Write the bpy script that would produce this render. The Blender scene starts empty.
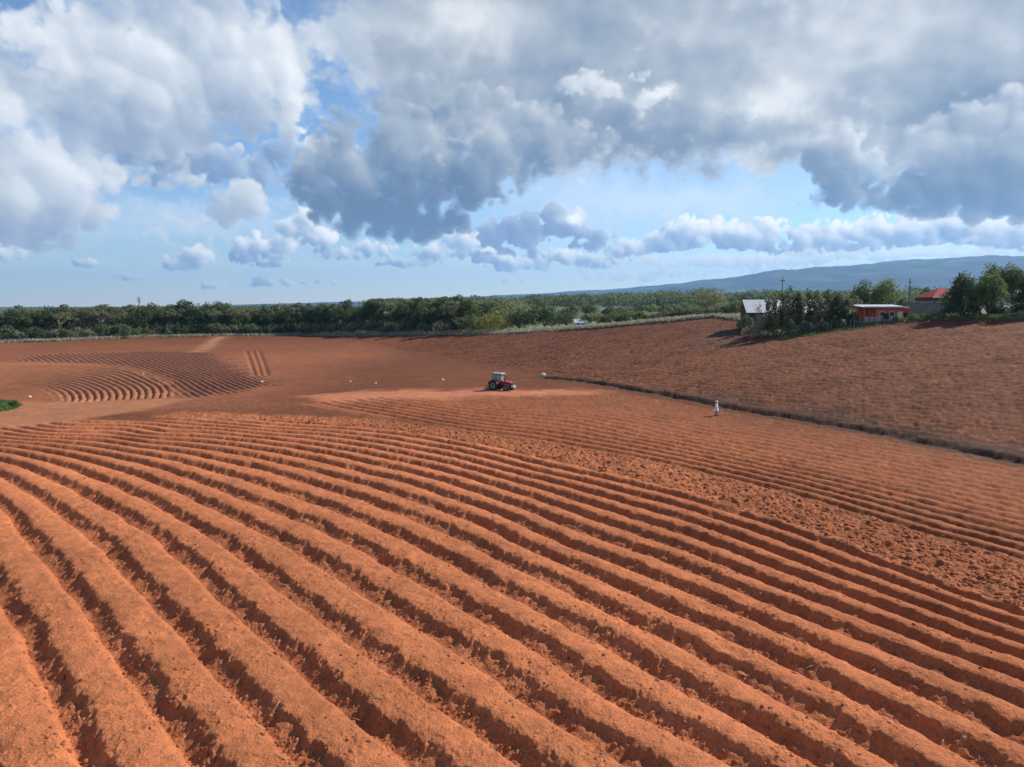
import bpy, bmesh, math, random
import numpy as np
from mathutils import Vector, Matrix
random.seed(7); RNG = np.random.default_rng(11)
SC = bpy.context.scene
COL = SC.collection
CAM_Z = 12.0
PITCH = math.atan(77.5 / 710.0)

# ------------------------------------------------------------------ helpers
def tag(o, label=None, cat=None, group=None, kind=None):
    if label: o['label'] = label
    if cat: o['category'] = cat
    if group: o['group'] = group
    if kind: o['kind'] = kind
    return o
def empty(name, loc, rz=0.0):
    o = bpy.data.objects.new(name, None); COL.objects.link(o)
    o.location = loc; o.rotation_euler = (0, 0, rz); o.empty_display_size = 0.3
    return o
def np_mesh(name, verts, faces, mat=None, parent=None, smooth=False, obname=None):
    """verts (n,3), faces (m,k) arrays of one polygon size"""
    me = bpy.data.meshes.new(name)
    verts = np.asarray(verts, np.float32); faces = np.asarray(faces, np.int32)
    k = faces.shape[1]
    me.vertices.add(len(verts)); me.vertices.foreach_set('co', verts.ravel())
    me.loops.add(faces.size); me.loops.foreach_set('vertex_index', faces.ravel())
    me.polygons.add(len(faces))
    me.polygons.foreach_set('loop_start', np.arange(0, faces.size, k, dtype=np.int32))
    me.polygons.foreach_set('loop_total', np.full(len(faces), k, np.int32))
    if smooth: me.polygons.foreach_set('use_smooth', np.ones(len(faces), bool))
    me.update(calc_edges=True)
    if mat: me.materials.append(mat)
    o = bpy.data.objects.new(obname or name, me); COL.objects.link(o)
    if parent: o.parent = parent
    return o
class MB:
    """collects simple shapes into one mesh"""
    def __init__(s): s.bm = bmesh.new()
    def _add(s, fn, mtx):
        r = fn(); bmesh.ops.transform(s.bm, matrix=mtx, verts=r['verts']); return s
    def box(s, c, size, rz=0, ry=0, rx=0):
        m = Matrix.Translation(c) @ Matrix.Rotation(rz, 4, 'Z') @ Matrix.Rotation(ry, 4, 'Y') @ Matrix.Rotation(rx, 4, 'X') @ Matrix.Diagonal((*size, 1))
        return s._add(lambda: bmesh.ops.create_cube(s.bm, size=1), m)
    def cyl(s, a, b, r0, r1=None, n=10):
        a = Vector(a); b = Vector(b); d = b - a
        m = Matrix.Translation((a + b) / 2) @ d.to_track_quat('Z', 'Y').to_matrix().to_4x4()
        return s._add(lambda: bmesh.ops.create_cone(s.bm, segments=n, radius1=r0, radius2=r0 if r1 is None else r1, depth=d.length, cap_ends=True), m)
    def ball(s, c, r, sub=2):
        r = (r, r, r) if not hasattr(r, '__len__') else r
        return s._add(lambda: bmesh.ops.create_icosphere(s.bm, subdivisions=sub, radius=1), Matrix.Translation(c) @ Matrix.Diagonal((*r, 1)))
    def prism(s, pts, y0, y1):
        """profile in x,z pushed along y"""
        n = len(pts)
        a = [s.bm.verts.new((p[0], y0, p[1])) for p in pts]; b = [s.bm.verts.new((p[0], y1, p[1])) for p in pts]
        s.bm.faces.new(a); s.bm.faces.new(list(reversed(b)))
        for i in range(n): s.bm.faces.new((a[i], b[i], b[(i + 1) % n], a[(i + 1) % n]))
        return s
    def ring(s, c, prof, n=24):
        """lathe about the y axis: prof = [(radius, y)] closed loop"""
        c = Vector(c); rows = []
        for i in range(n):
            t = 2 * math.pi * i / n
            rows.append([s.bm.verts.new((c.x + r * math.cos(t), c.y + y, c.z + r * math.sin(t))) for r, y in prof])
        for i in range(n):
            for j in range(len(prof)):
                k = (j + 1) % len(prof)
                s.bm.faces.new((rows[i][j], rows[i][k], rows[(i + 1) % n][k], rows[(i + 1) % n][j]))
        return s
    def quad(s, *p):
        s.bm.faces.new([s.bm.verts.new(q) for q in p]); return s
    def build(s, name, mat, parent=None, bevel=0.0, smooth=False):
        bmesh.ops.recalc_face_normals(s.bm, faces=s.bm.faces[:])
        me = bpy.data.meshes.new(name); s.bm.to_mesh(me); s.bm.free()
        if mat: me.materials.append(mat)
        if smooth:
            for p in me.polygons: p.use_smooth = True
        o = bpy.data.objects.new(name, me); COL.objects.link(o)
        if parent: o.parent = parent
        if bevel:
            b = o.modifiers.new('bevel', 'BEVEL'); b.width = bevel; b.segments = 2; b.limit_method = 'ANGLE'
        return o
def copy_tree(o, parent=None):
    c = o.copy(); COL.objects.link(c)
    if parent: c.parent = parent
    for ch in list(o.children): copy_tree(ch, c)
    return c

# ------------------------------------------------------------------ materials
def new_mat(name):
    m = bpy.data.materials.new(name); m.use_nodes = True
    nt = m.node_tree; b = nt.nodes['Principled BSDF']; return m, nt, b
def simple(name, col, rough=0.6, metal=0.0, var=0.12, scale=6.0, bump=0.0, spec=0.4):
    """a paint / metal / cloth with procedural dirt"""
    m, nt, b = new_mat(name)
    tc = nt.nodes.new('ShaderNodeTexCoord')
    n = nt.nodes.new('ShaderNodeTexNoise'); n.inputs['Scale'].default_value = scale; n.inputs['Detail'].default_value = 5
    nt.links.new(tc.outputs['Object'], n.inputs['Vector'])
    r = nt.nodes.new('ShaderNodeMapRange'); r.inputs['To Min'].default_value = 1 - var * 2; r.inputs['To Max'].default_value = 1 + var
    nt.links.new(n.outputs['Fac'], r.inputs['Value'])
    x = nt.nodes.new('ShaderNodeMix'); x.data_type = 'RGBA'; x.blend_type = 'MULTIPLY'; x.inputs['Factor'].default_value = 1
    x.inputs['A'].default_value = (*col, 1); nt.links.new(r.outputs['Result'], x.inputs['B'])
    nt.links.new(x.outputs['Result'], b.inputs['Base Color'])
    b.inputs['Roughness'].default_value = rough; b.inputs['Metallic'].default_value = metal; b.inputs['Specular IOR Level'].default_value = spec
    if bump:
        bp = nt.nodes.new('ShaderNodeBump'); bp.inputs['Strength'].default_value = bump
        nt.links.new(n.outputs['Fac'], bp.inputs['Height']); nt.links.new(bp.outputs['Normal'], b.inputs['Normal'])
    return m
def corrugated(name, col, pitch, axis, rough=0.45, metal=0.0, var=0.15):
    m = simple(name, col, rough, metal, var, 0.7)
    nt = m.node_tree; b = nt.nodes['Principled BSDF']
    tc = nt.nodes.new('ShaderNodeTexCoord'); w = nt.nodes.new('ShaderNodeTexWave'); w.bands_direction = axis
    w.inputs['Scale'].default_value = 1.0 / pitch / 3.18; nt.links.new(tc.outputs['Object'], w.inputs['Vector'])
    bp = nt.nodes.new('ShaderNodeBump'); bp.inputs['Strength'].default_value = 0.7; bp.inputs['Distance'].default_value = 0.03
    nt.links.new(w.outputs['Fac'], bp.inputs['Height']); nt.links.new(bp.outputs['Normal'], b.inputs['Normal'])
    return m
def leaf_mat(name, dark, light, trans=0.25, hue=0.0):
    m, nt, b = new_mat(name)
    g = nt.nodes.new('ShaderNodeNewGeometry'); oi = nt.nodes.new('ShaderNodeObjectInfo')
    a = nt.nodes.new('ShaderNodeMath'); a.operation = 'MULTIPLY_ADD'; a.inputs[1].default_value = 0.6
    h = nt.nodes.new('ShaderNodeMath'); h.operation = 'MULTIPLY'; h.inputs[1].default_value = 0.4
    nt.links.new(oi.outputs['Random'], h.inputs[0]); nt.links.new(g.outputs['Random Per Island'], a.inputs[0]); nt.links.new(h.outputs[0], a.inputs[2])
    x = nt.nodes.new('ShaderNodeMix'); x.data_type = 'RGBA'; x.inputs['A'].default_value = (*dark, 1); x.inputs['B'].default_value = (*light, 1)
    nt.links.new(a.outputs[0], x.inputs['Factor'])
    hs = nt.nodes.new('ShaderNodeHueSaturation'); nt.links.new(x.outputs['Result'], hs.inputs['Color'])
    mr = nt.nodes.new('ShaderNodeMapRange'); mr.inputs['To Min'].default_value = 0.47; mr.inputs['To Max'].default_value = 0.515
    nt.links.new(oi.outputs['Random'], mr.inputs['Value']); nt.links.new(mr.outputs['Result'], hs.inputs['Hue'])
    mv = nt.nodes.new('ShaderNodeMapRange'); mv.inputs['To Min'].default_value = 1.35; mv.inputs['To Max'].default_value = 0.72; nt.links.new(oi.outputs['Random'], mv.inputs['Value']); nt.links.new(mv.outputs['Result'], hs.inputs['Value'])
    hs.inputs['Saturation'].default_value = 0.95
    nt.links.new(hs.outputs['Color'], b.inputs['Base Color']); b.inputs['Roughness'].default_value = 0.6; b.inputs['Specular IOR Level'].default_value = 0.25
    t = nt.nodes.new('ShaderNodeBsdfTranslucent'); nt.links.new(hs.outputs['Color'], t.inputs['Color'])
    mx = nt.nodes.new('ShaderNodeMixShader'); mx.inputs[0].default_value = trans
    nt.links.new(b.outputs[0], mx.inputs[1]); nt.links.new(t.outputs[0], mx.inputs[2])
    nt.links.new(mx.outputs[0], nt.nodes['Material Output'].inputs['Surface'])
    return m
import numpy as np, math
def _hash(ix, iy, seed):
    h = (ix.astype(np.int64) * 374761393 + iy.astype(np.int64) * 668265263 + seed * 1274126177) & 0xFFFFFFFF
    h = ((h ^ (h >> 13)) * 1274126177) & 0xFFFFFFFF
    return (h ^ (h >> 16)) & 0xFFFFFFFF
_GA = np.arange(64) * (2 * math.pi / 64)
_GX, _GY = np.cos(_GA).astype(np.float32), np.sin(_GA).astype(np.float32)
def perlin(x, y, seed=0):
    x0 = np.floor(x); y0 = np.floor(y)
    fx = (x - x0).astype(np.float32); fy = (y - y0).astype(np.float32)
    ix = x0.astype(np.int64); iy = y0.astype(np.int64)
    def g(dx, dy):
        k = _hash(ix + dx, iy + dy, seed) & 63
        return _GX[k] * (fx - dx) + _GY[k] * (fy - dy)
    u = fx * fx * fx * (fx * (fx * 6 - 15) + 10); v = fy * fy * fy * (fy * (fy * 6 - 15) + 10)
    a = g(0, 0); a = a + u * (g(1, 0) - a)
    b = g(0, 1); b = b + u * (g(1, 1) - b)
    return (a + v * (b - a)) * 1.5
def fbm(x, y, octaves=4, seed=0, gain=0.5):
    s = 0; a = 1.0; t = 0.0
    for o in range(octaves):
        s = s + a * perlin(x * 2 ** o, y * 2 ** o, seed + 17 * o); t += a; a *= gain
    return s / t
def worley(x, y, seed=0):
    x0 = np.floor(x).astype(np.int64); y0 = np.floor(y).astype(np.int64)
    d = np.full(x.shape, 9.0, np.float32)
    for dx in (-1, 0, 1):
        for dy in (-1, 0, 1):
            h = _hash(x0 + dx, y0 + dy, seed)
            px = x0 + dx + (h & 1023) / 1023.0; py = y0 + dy + ((h >> 10) & 1023) / 1023.0
            d = np.minimum(d, ((px - x) ** 2 + (py - y) ** 2).astype(np.float32))
    return np.sqrt(d)
# ------------------------------------------------------------------ the lie of the land (metres; camera stands at 0, 0, 12)
def sstep(x, a, b):
    t = np.clip((x - a) / (b - a), 0, 1); return t * t * (3 - 2 * t)
def base_h(X, Y):
    """smooth terrain: nearly level field, hillside on the right, hollow on the left"""
    q = 0.88 * (X - 6) + 0.475 * (Y - 118)
    z = 0.155 * 0.5 * (q + np.sqrt(q * q + 20.0))
    cap = np.interp(X, [-140, -80, -3, 12, 27, 48, 75, 200], [1.2, 1.8, 4.7, 5.8, 7.4, 9.3, 10.3, 11.2])
    cap = cap + (10.6 - cap) * sstep(Y, 265, 650)
    z = 0.5 * (z + cap - np.sqrt((z - cap) ** 2 + 0.5)) + 0.02
    z = z + 0.010 * np.clip(Y - 130, 0, 100) * sstep(-X, -10, 60)
    z = z - 1.3 * np.exp(-((X + 75) / 35) ** 2 - ((Y - 98) / 24) ** 2) + 0.45 * np.exp(-((Y - 60) / 13) ** 2 - ((X + 33) / 40) ** 2)
    return z
def photo_to_ground(pts):
    """where the sight lines through these photo points meet the land"""
    p = np.asarray(pts, float)
    x = (p[:, 0] - 512) / 710.0; y = -(p[:, 1] - 383.5) / 710.0
    dx, dy, dz = x, math.cos(PITCH) + y * math.sin(PITCH), -math.sin(PITCH) + y * math.cos(PITCH)
    t = np.concatenate([np.arange(8, 120, 0.5), np.arange(120, 900, 1.0)])
    g = CAM_Z + dz[:, None] * t - base_h(dx[:, None] * t, dy[:, None] * t)
    k = np.argmax(g < 0, axis=1); k[~(g < 0).any(axis=1)] = len(t) - 1
    k = np.maximum(k, 1); i = np.arange(len(p))
    g0, g1 = g[i, k - 1], g[i, k]; f = np.clip(g0 / np.where(g0 - g1 == 0, 1, g0 - g1), 0, 1)
    tt = t[k - 1] + f * (t[k] - t[k - 1])
    return np.stack([dx * tt, dy * tt], axis=1)
def ground_at(u, v):
    q = photo_to_ground([(u, v)])[0]; return float(q[0]), float(q[1]), float(base_h(q[0], q[1]))
def at_depth(u, Y):
    """ground point in the direction of photo column u, Y metres ahead"""
    z = 6.0
    for _ in range(6):
        X = (u - 512) / 710.0 * (Y * math.cos(PITCH) + (CAM_Z - z) * math.sin(PITCH)); z = float(base_h(np.float64(X), np.float64(Y)))
    return X, Y, z
def z_at(v, Y):
    """height that stands at photo row v when Y metres ahead"""
    y = -(v - 383.5) / 710.0
    return CAM_Z + Y * (-math.sin(PITCH) + y * math.cos(PITCH)) / (math.cos(PITCH) + y * math.sin(PITCH))
def poly_dist(P, poly, closed=True):
    """signed distance (inside > 0) of points to a polygon, or plain distance to a polyline"""
    poly = np.asarray(poly, float); n = len(poly); X, Y = P[:, 0], P[:, 1]
    d = np.full(len(P), 1e9); ins = np.zeros(len(P), bool)
    for i in range(n if closed else n - 1):
        a, b = poly[i], poly[(i + 1) % n]; e = b - a; L = max(e @ e, 1e-9)
        t = np.clip(((X - a[0]) * e[0] + (Y - a[1]) * e[1]) / L, 0, 1)
        d = np.minimum(d, (X - a[0] - t * e[0]) ** 2 + (Y - a[1] - t * e[1]) ** 2)
        if closed and a[1] != b[1]:
            c = (a[1] > Y) != (b[1] > Y); ins ^= c & (X < (b[0] - a[0]) * (Y - a[1]) / (b[1] - a[1]) + a[0])
    d = np.sqrt(d)
    return np.where(ins, d, -d) if closed else d
class Rows:
    """plough rows: a smooth field whose whole numbers are the furrows (thin-plate fit through surveyed furrow points)"""
    def __init__(s, photo, phase, lam=0.02, step=1.0):
        P = photo_to_ground(photo); v = np.asarray(phase, float); s.c = P.mean(0); s.s = 40.0
        Q = (P - s.c) / s.s; n = len(Q)
        r2 = ((Q[:, None] - Q[None]) ** 2).sum(-1); K = 0.5 * r2 * np.log(r2 + 1e-12)
        A = np.zeros((n + 3, n + 3)); A[:n, :n] = K + lam * np.eye(n); A[:n, n] = 1; A[:n, n + 1:] = Q; A[n:, :n] = A[:n, n:].T
        b = np.zeros(n + 3); b[:n] = v; w = np.linalg.solve(A, b); s.Q, s.w = Q, w
        s.P, s.v = P, v
    def __call__(s, P):
        out = np.empty(len(P)); n = len(s.Q)
        for i in range(0, len(P), 20000):
            q = (P[i:i + 20000] - s.c) / s.s
            r2 = ((q[:, None, 0] - s.Q[None, :, 0]) ** 2 + (q[:, None, 1] - s.Q[None, :, 1]) ** 2).astype(np.float32)
            out[i:i + 20000] = (0.5 * r2 * np.log(r2 + 1e-12)) @ s.w[:n].astype(np.float32) + s.w[n] + q @ s.w[n + 1:]
        return out
# surveyed furrows of the big near field: photo column -> furrow number : height in the photo
FUR = {20: {1: 514, 2: 480, 3: 463, 4: 452, 5: 446, 6: 442.3, 7: 439, 8: 435.2, 9: 431, 10: 426.5},
 60: {2: 506, 3: 478, 4: 462, 5: 452.5, 6: 446.2, 7: 441.6, 8: 438, 9: 435, 10: 431.5, 11: 428, 12: 424},
 110: {2: 537, 3: 501, 4: 478.8, 5: 464, 6: 454, 7: 446.3, 8: 440.6, 9: 436, 10: 431.8, 11: 428, 12: 424.5},
 160: {3: 528, 4: 498.5, 5: 480, 6: 465.5, 7: 455, 8: 448, 9: 442.6, 10: 438.3, 11: 434.6, 12: 431},
 205: {3: 564, 4: 524.5, 5: 500, 6: 480, 7: 465.5, 8: 455.5, 9: 447.4, 10: 441, 11: 436, 12: 431.5, 13: 428, 14: 424.5},
 256: {2: 690, 3: 615, 4: 559, 5: 522, 6: 498, 7: 478.4, 8: 464.8, 9: 454.9, 10: 447.4, 11: 441.8, 12: 437, 13: 433, 14: 429.7, 15: 426.5, 16: 423},
 330: {3: 680, 4: 612, 5: 557, 6: 525, 7: 502.4, 8: 486.2, 9: 472.1, 10: 461.2, 11: 452.4, 12: 445.8, 13: 440.4, 14: 435.3, 15: 431.1, 16: 426.9},
 400: {4: 662, 5: 603, 6: 561, 7: 531, 8: 509, 9: 491.7, 10: 478, 11: 467.4, 12: 458.8, 13: 451.8, 14: 445, 15: 439.3, 16: 434},
 480: {4: 716, 5: 645, 6: 608, 7: 568, 8: 540, 9: 517.5, 10: 503, 11: 490, 12: 478.8, 13: 469.8, 14: 462, 15: 454.5, 16: 447.5},
 550: {4: 760, 5: 697, 6: 647, 7: 605, 8: 573, 9: 551, 10: 531.5, 11: 514, 12: 500.3, 13: 489, 14: 480.3, 15: 473, 16: 465},
 630: {6: 696, 7: 646, 8: 612, 9: 584, 10: 561, 11: 542, 12: 526, 13: 513, 14: 501, 15: 490.5, 16: 482},
 710: {6: 733, 7: 688, 8: 649, 9: 619, 10: 592.5, 11: 571, 12: 553.5, 13: 538.5, 14: 525.3, 15: 513, 16: 502.5},
 790: {7: 733, 8: 692, 9: 657, 10: 628.5, 11: 604, 12: 585.5, 13: 569, 14: 553.5, 15: 540, 16: 528},
 870: {8: 734, 9: 692, 10: 659.5, 11: 635, 12: 614.5, 13: 597.5, 14: 583.5, 15: 570, 16: 557},
 950: {9: 731, 10: 695, 11: 669, 12: 648.5, 13: 629, 14: 613.5, 15: 600, 16: 587.5},
 1008: {9: 766, 10: 723, 11: 690, 12: 665, 13: 648, 14: 634.5, 15: 621, 16: 608}}
LOW = {0: [(3, 578), (18, 602), (41, 629), (46, 649), (65, 676), (77, 709), (92, 735), (106, 762)],
 1: [(44, 545), (71, 570), (95, 598), (118, 633), (142, 664), (172, 700), (195, 729), (219, 762)],
 2: [(133, 567), (160, 593), (189, 620), (213, 646), (237, 670), (288, 720), (324, 759)],
 3: [(178, 543), (240, 600), (278, 633), (297, 652), (342, 690), (389, 725), (442, 762)],
 4: [(288, 583), (365, 639), (428, 680), (501, 731)], 5: [(433, 620), (515, 672), (574, 713), (633, 748)], 6: [(583, 666), (760, 758)], 7: [(666, 667)],
 8: [(772, 682)]}
MF = {400: {0: 416.6}, 480: {0: 429.8, 1: 426.8, 2: 423.3, 3: 419.8, 4: 416.4, 5: 413.2, 6: 410.2, 7: 407.3, 8: 404.5, 9: 401.8},
 570: {0: 443.4, 1: 438.7, 2: 434.2, 3: 429.9, 4: 425.7, 5: 421.4, 6: 417.4},
 660: {0: 460.6, 1: 455.8, 2: 451.1, 3: 446.8, 4: 443, 5: 439.6, 6: 436.4},
 790: {0: 490.4, 1: 484.3, 2: 478.8, 3: 474, 4: 469.8, 5: 465.8, 6: 462},
 950: {0: 537, 1: 529, 2: 521.4, 3: 514.3, 4: 508, 5: 502, 6: 496}}
def flat(table): return [(u, v) for u, r in table.items() for k, v in r.items()], [k for u, r in table.items() for k in r]
pa, va = flat(FUR)
for k, l in LOW.items(): pa += l; va += [k] * len(l)
ROWS_A = Rows(pa, va, 0.004)
pb, vb = flat(MF); ROWS_B = Rows(pb, vb, 0.01)
pc, vc = [], []
for k in range(15):
    t = k / 14.0
    for p, q in (((65.4, 400.5), (167.5, 396.5)), ((65, 396.5), (169, 391.5)), ((62, 392.5), (166, 386)), ((52.7, 388.4), (154, 379.3)), ((29, 385.4), (117, 367.5)), ((2, 384.4), (47, 364.5)), ((-40, 384), (-30, 364.5))):
        q = (p[0] + (q[0] - p[0]) * t, p[1] + (q[1] - p[1]) * t)
        pc.append(q); vc.append(k)
ROWS_C = Rows(pc, vc, 0.003)
pd, vd = [], []
for m in range(0, 18, 2):
    for t in (0, 24, 48, 72):
        pd.append((88 + 6.6 * m + t * (1 + .012 * m), 353 + t * .40)); vd.append(m)
ROWS_D = Rows(pd, vd, 0.05)
G = photo_to_ground
STRIP_LO = [(180, 419.5), (256, 420.8), (330, 424), (400, 431), (480, 443.5), (550, 461), (630, 478), (710, 499), (790, 524), (870, 553), (950, 583), (1024, 611), (1100, 640)]
STRIP_HI = [(180, 412), (256, 414), (367, 418.5), (480, 432), (570, 446), (660, 463), (790, 493.5), (950, 541), (1024, 564), (1100, 588)]
A_POLY = G([(-260, 470), (-60, 436), (3, 427.7), (13, 427), (32, 424.8), (51, 422.5), (83, 420), (120, 420), (150, 420)] + STRIP_LO)
A_POLY = np.vstack([A_POLY, [[60, 18], [60, -8], [-60, -8], [-75, 20]]])
STRIP_POLY = np.vstack([G([(150, 416)] + STRIP_HI), G(STRIP_LO[::-1])])
DITCH = G([(545, 377.5), (575, 379.5), (610, 385), (660, 393.5), (700, 401), (740, 408.5), (790, 416.5), (850, 427), (900, 436), (950, 446), (1024, 460), (1120, 478)])
B_POLY = np.vstack([G([(300, 404), (380, 397), (450, 397), (540, 393)]), G([(575, 386), (610, 391), (700, 407), (790, 422), (900, 442), (1024, 467), (1120, 486)]), G(STRIP_HI[::-1][:-3])])
C_POLY = G([(-80, 362), (10, 362.5), (80, 363), (118, 367), (150, 374.5), (168, 383), (176, 390), (174, 397), (160, 397.8), (110, 399.8), (68, 402), (55, 395), (44, 389.5), (20, 386.5), (-60, 385)])
D_POLY = G([(18, 361), (30, 355), (85, 353), (150, 351), (206, 352), (235, 365), (274, 384.5), (240, 391), (200, 397), (182, 397), (172, 384), (150, 371.5), (118, 364.5), (70, 362.5)])
TRACKS = [G([(246.5, 351), (250, 361), (255, 375)]), G([(253, 351), (257, 361), (261, 375)]), G([(259, 351), (263, 361), (267.5, 375)])]
EDGE_PX = [(-400, 352), (-120, 347), (0, 343), (60, 341.5), (100, 339.5), (150, 337.5), (200, 336.5), (300, 335.5), (400, 335), (500, 334.5), (560, 331.5), (620, 327), (680, 321.5), (715, 318), (740, 321), (758, 333), (775, 339), (800, 337.5), (850, 330), (900, 322.5), (940, 319), (1024, 320), (1150, 323), (1400, 330)]
EDGE = G(EDGE_PX)
FIELD_POLY = np.vstack([EDGE, [[220, 40], [200, -200], [-260, -200], [-420, 60]]])
TRAIL = G([(222, 336.5), (214, 341), (207, 347), (196, 352)])
GREEN_POLY = G([(-60, 400), (0, 400.5), (14, 402), (22, 405), (16, 408.5), (0, 412), (-60, 416)])
HEAD_POLY = G([(-80, 408), (20, 402), (65, 401), (120, 401), (175, 398), (188, 400), (150, 409), (100, 416), (60, 424), (0, 431), (-80, 441)])
TRACTOR_STRIP = G([(300, 396), (380, 391), (440, 389.5), (510, 389.5), (575, 390), (600, 393), (530, 396), (470, 397), (400, 400), (330, 404)])
HUMP_POLY = G([(690, 338), (722, 327), (745, 331), (756, 341), (735, 346), (700, 349)])
MOIST_POLY = G([(640, 389), (760, 399), (840, 408), (920, 424), (1024, 446), (1120, 462), (1120, 478), (1024, 459), (900, 435), (790, 416), (700, 400), (610, 384)])  # moist, darker soil on the uphill side of the ditch

def fields(P):
    """all masks and row phases at ground points P (n,2)"""
    X, Y = P[:, 0], P[:, 1]; n = len(P); r = np.hypot(X, Y); f = {}
    near = r < 420
    def mask(poly, soft, wob=0.0, sc=4.0, seed=5):
        m = np.zeros(n); b = near & (X > poly[:, 0].min() - 6) & (X < poly[:, 0].max() + 6) & (Y > poly[:, 1].min() - 6) & (Y < poly[:, 1].max() + 6)
        if b.any():
            d = poly_dist(P[b], poly)
            if wob: d = d + wob * fbm(X[b] / sc, Y[b] / sc, 3, seed)
            m[b] = sstep(d, -soft, soft)
        return m
    f['A'] = mask(A_POLY, 0.7, 1.3, 2.5, 1); f['B'] = mask(B_POLY, 0.9, 0.8, 3, 2); f['S'] = mask(STRIP_POLY, 1.3, 2.2, 2.0, 3)
    f['C'] = mask(C_POLY, 1.2, 1.8, 3, 4); f['D'] = mask(D_POLY, 2.6, 3.4, 4, 6)
    f['field'] = mask(FIELD_POLY, 0.6, 1.6, 3, 7); f['green'] = mask(GREEN_POLY, 0.5, 1.0, 2, 8); f['head'] = mask(HEAD_POLY, 1.5, 2.0, 5, 9)
    f['tract'] = mask(TRACTOR_STRIP, 2.6, 4.5, 6, 10); f['hump'] = mask(HUMP_POLY, 1.0, 1.5, 4, 11); f['moist'] = mask(MOIST_POLY, 2.2, 7.0, 6, 12)
    f['ditch'] = np.full(n, 99.0); b = near & (Y < 140) & (X > -10)
    f['ditch'][b] = poly_dist(P[b], DITCH, False)
    f['track'] = np.full(n, 99.0); b = near & (X < -25) & (X > -130) & (Y > 100) & (Y < 240)
    if b.any(): f['track'][b] = np.min([poly_dist(P[b], t, False) for t in TRACKS], axis=0)
    f['trail'] = np.full(n, 99.0); b = near & (X < -50) & (X > -130) & (Y > 120) & (Y < 290)
    if b.any(): f['trail'][b] = poly_dist(P[b], TRAIL, False)
    f['edge'] = np.full(n, 99.0); b = near
    f['edge'][b] = poly_dist(P[b], EDGE, False)
    for k, R in (('A', ROWS_A), ('B', ROWS_B), ('C', ROWS_C), ('D', ROWS_D)):
        ph = np.zeros(n); b = f[k] > 0
        if b.any(): ph[b] = R(P[b])
        f['p' + k] = ph
    return f
PROF_T = np.array([-.50, -.42, -.36, -.31, -.265, -.17, -.06, .02, .055, .09, .12, .18, .29, .40, .50])
PROF_H = np.array([.055, .015, -.06, -.24, -.375, -.320, -.215, -.140, -.045, .03, .06, .085, .095, .080, .055])
PROF_T2 = np.array([-.50, -.38, -.31, -.265, -.22, -.13, -.04, .025, .055, .085, .11, .17, .30, .42, .50])
PROF_H2 = np.array([.045, .015, -.05, -.22, -.345, -.295, -.205, -.140, -.045, .02, .05, .07, .08, .065, .045])
def profile(ph, rag=0.0, wide=1.0):
    t = ph - np.round(ph); t = t + rag * sstep(t, -.16, .02) * sstep(t, .40, .12)
    return wide * np.interp(t, PROF_T, PROF_H) + (1 - wide) * np.interp(t, PROF_T2, PROF_H2)
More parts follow.
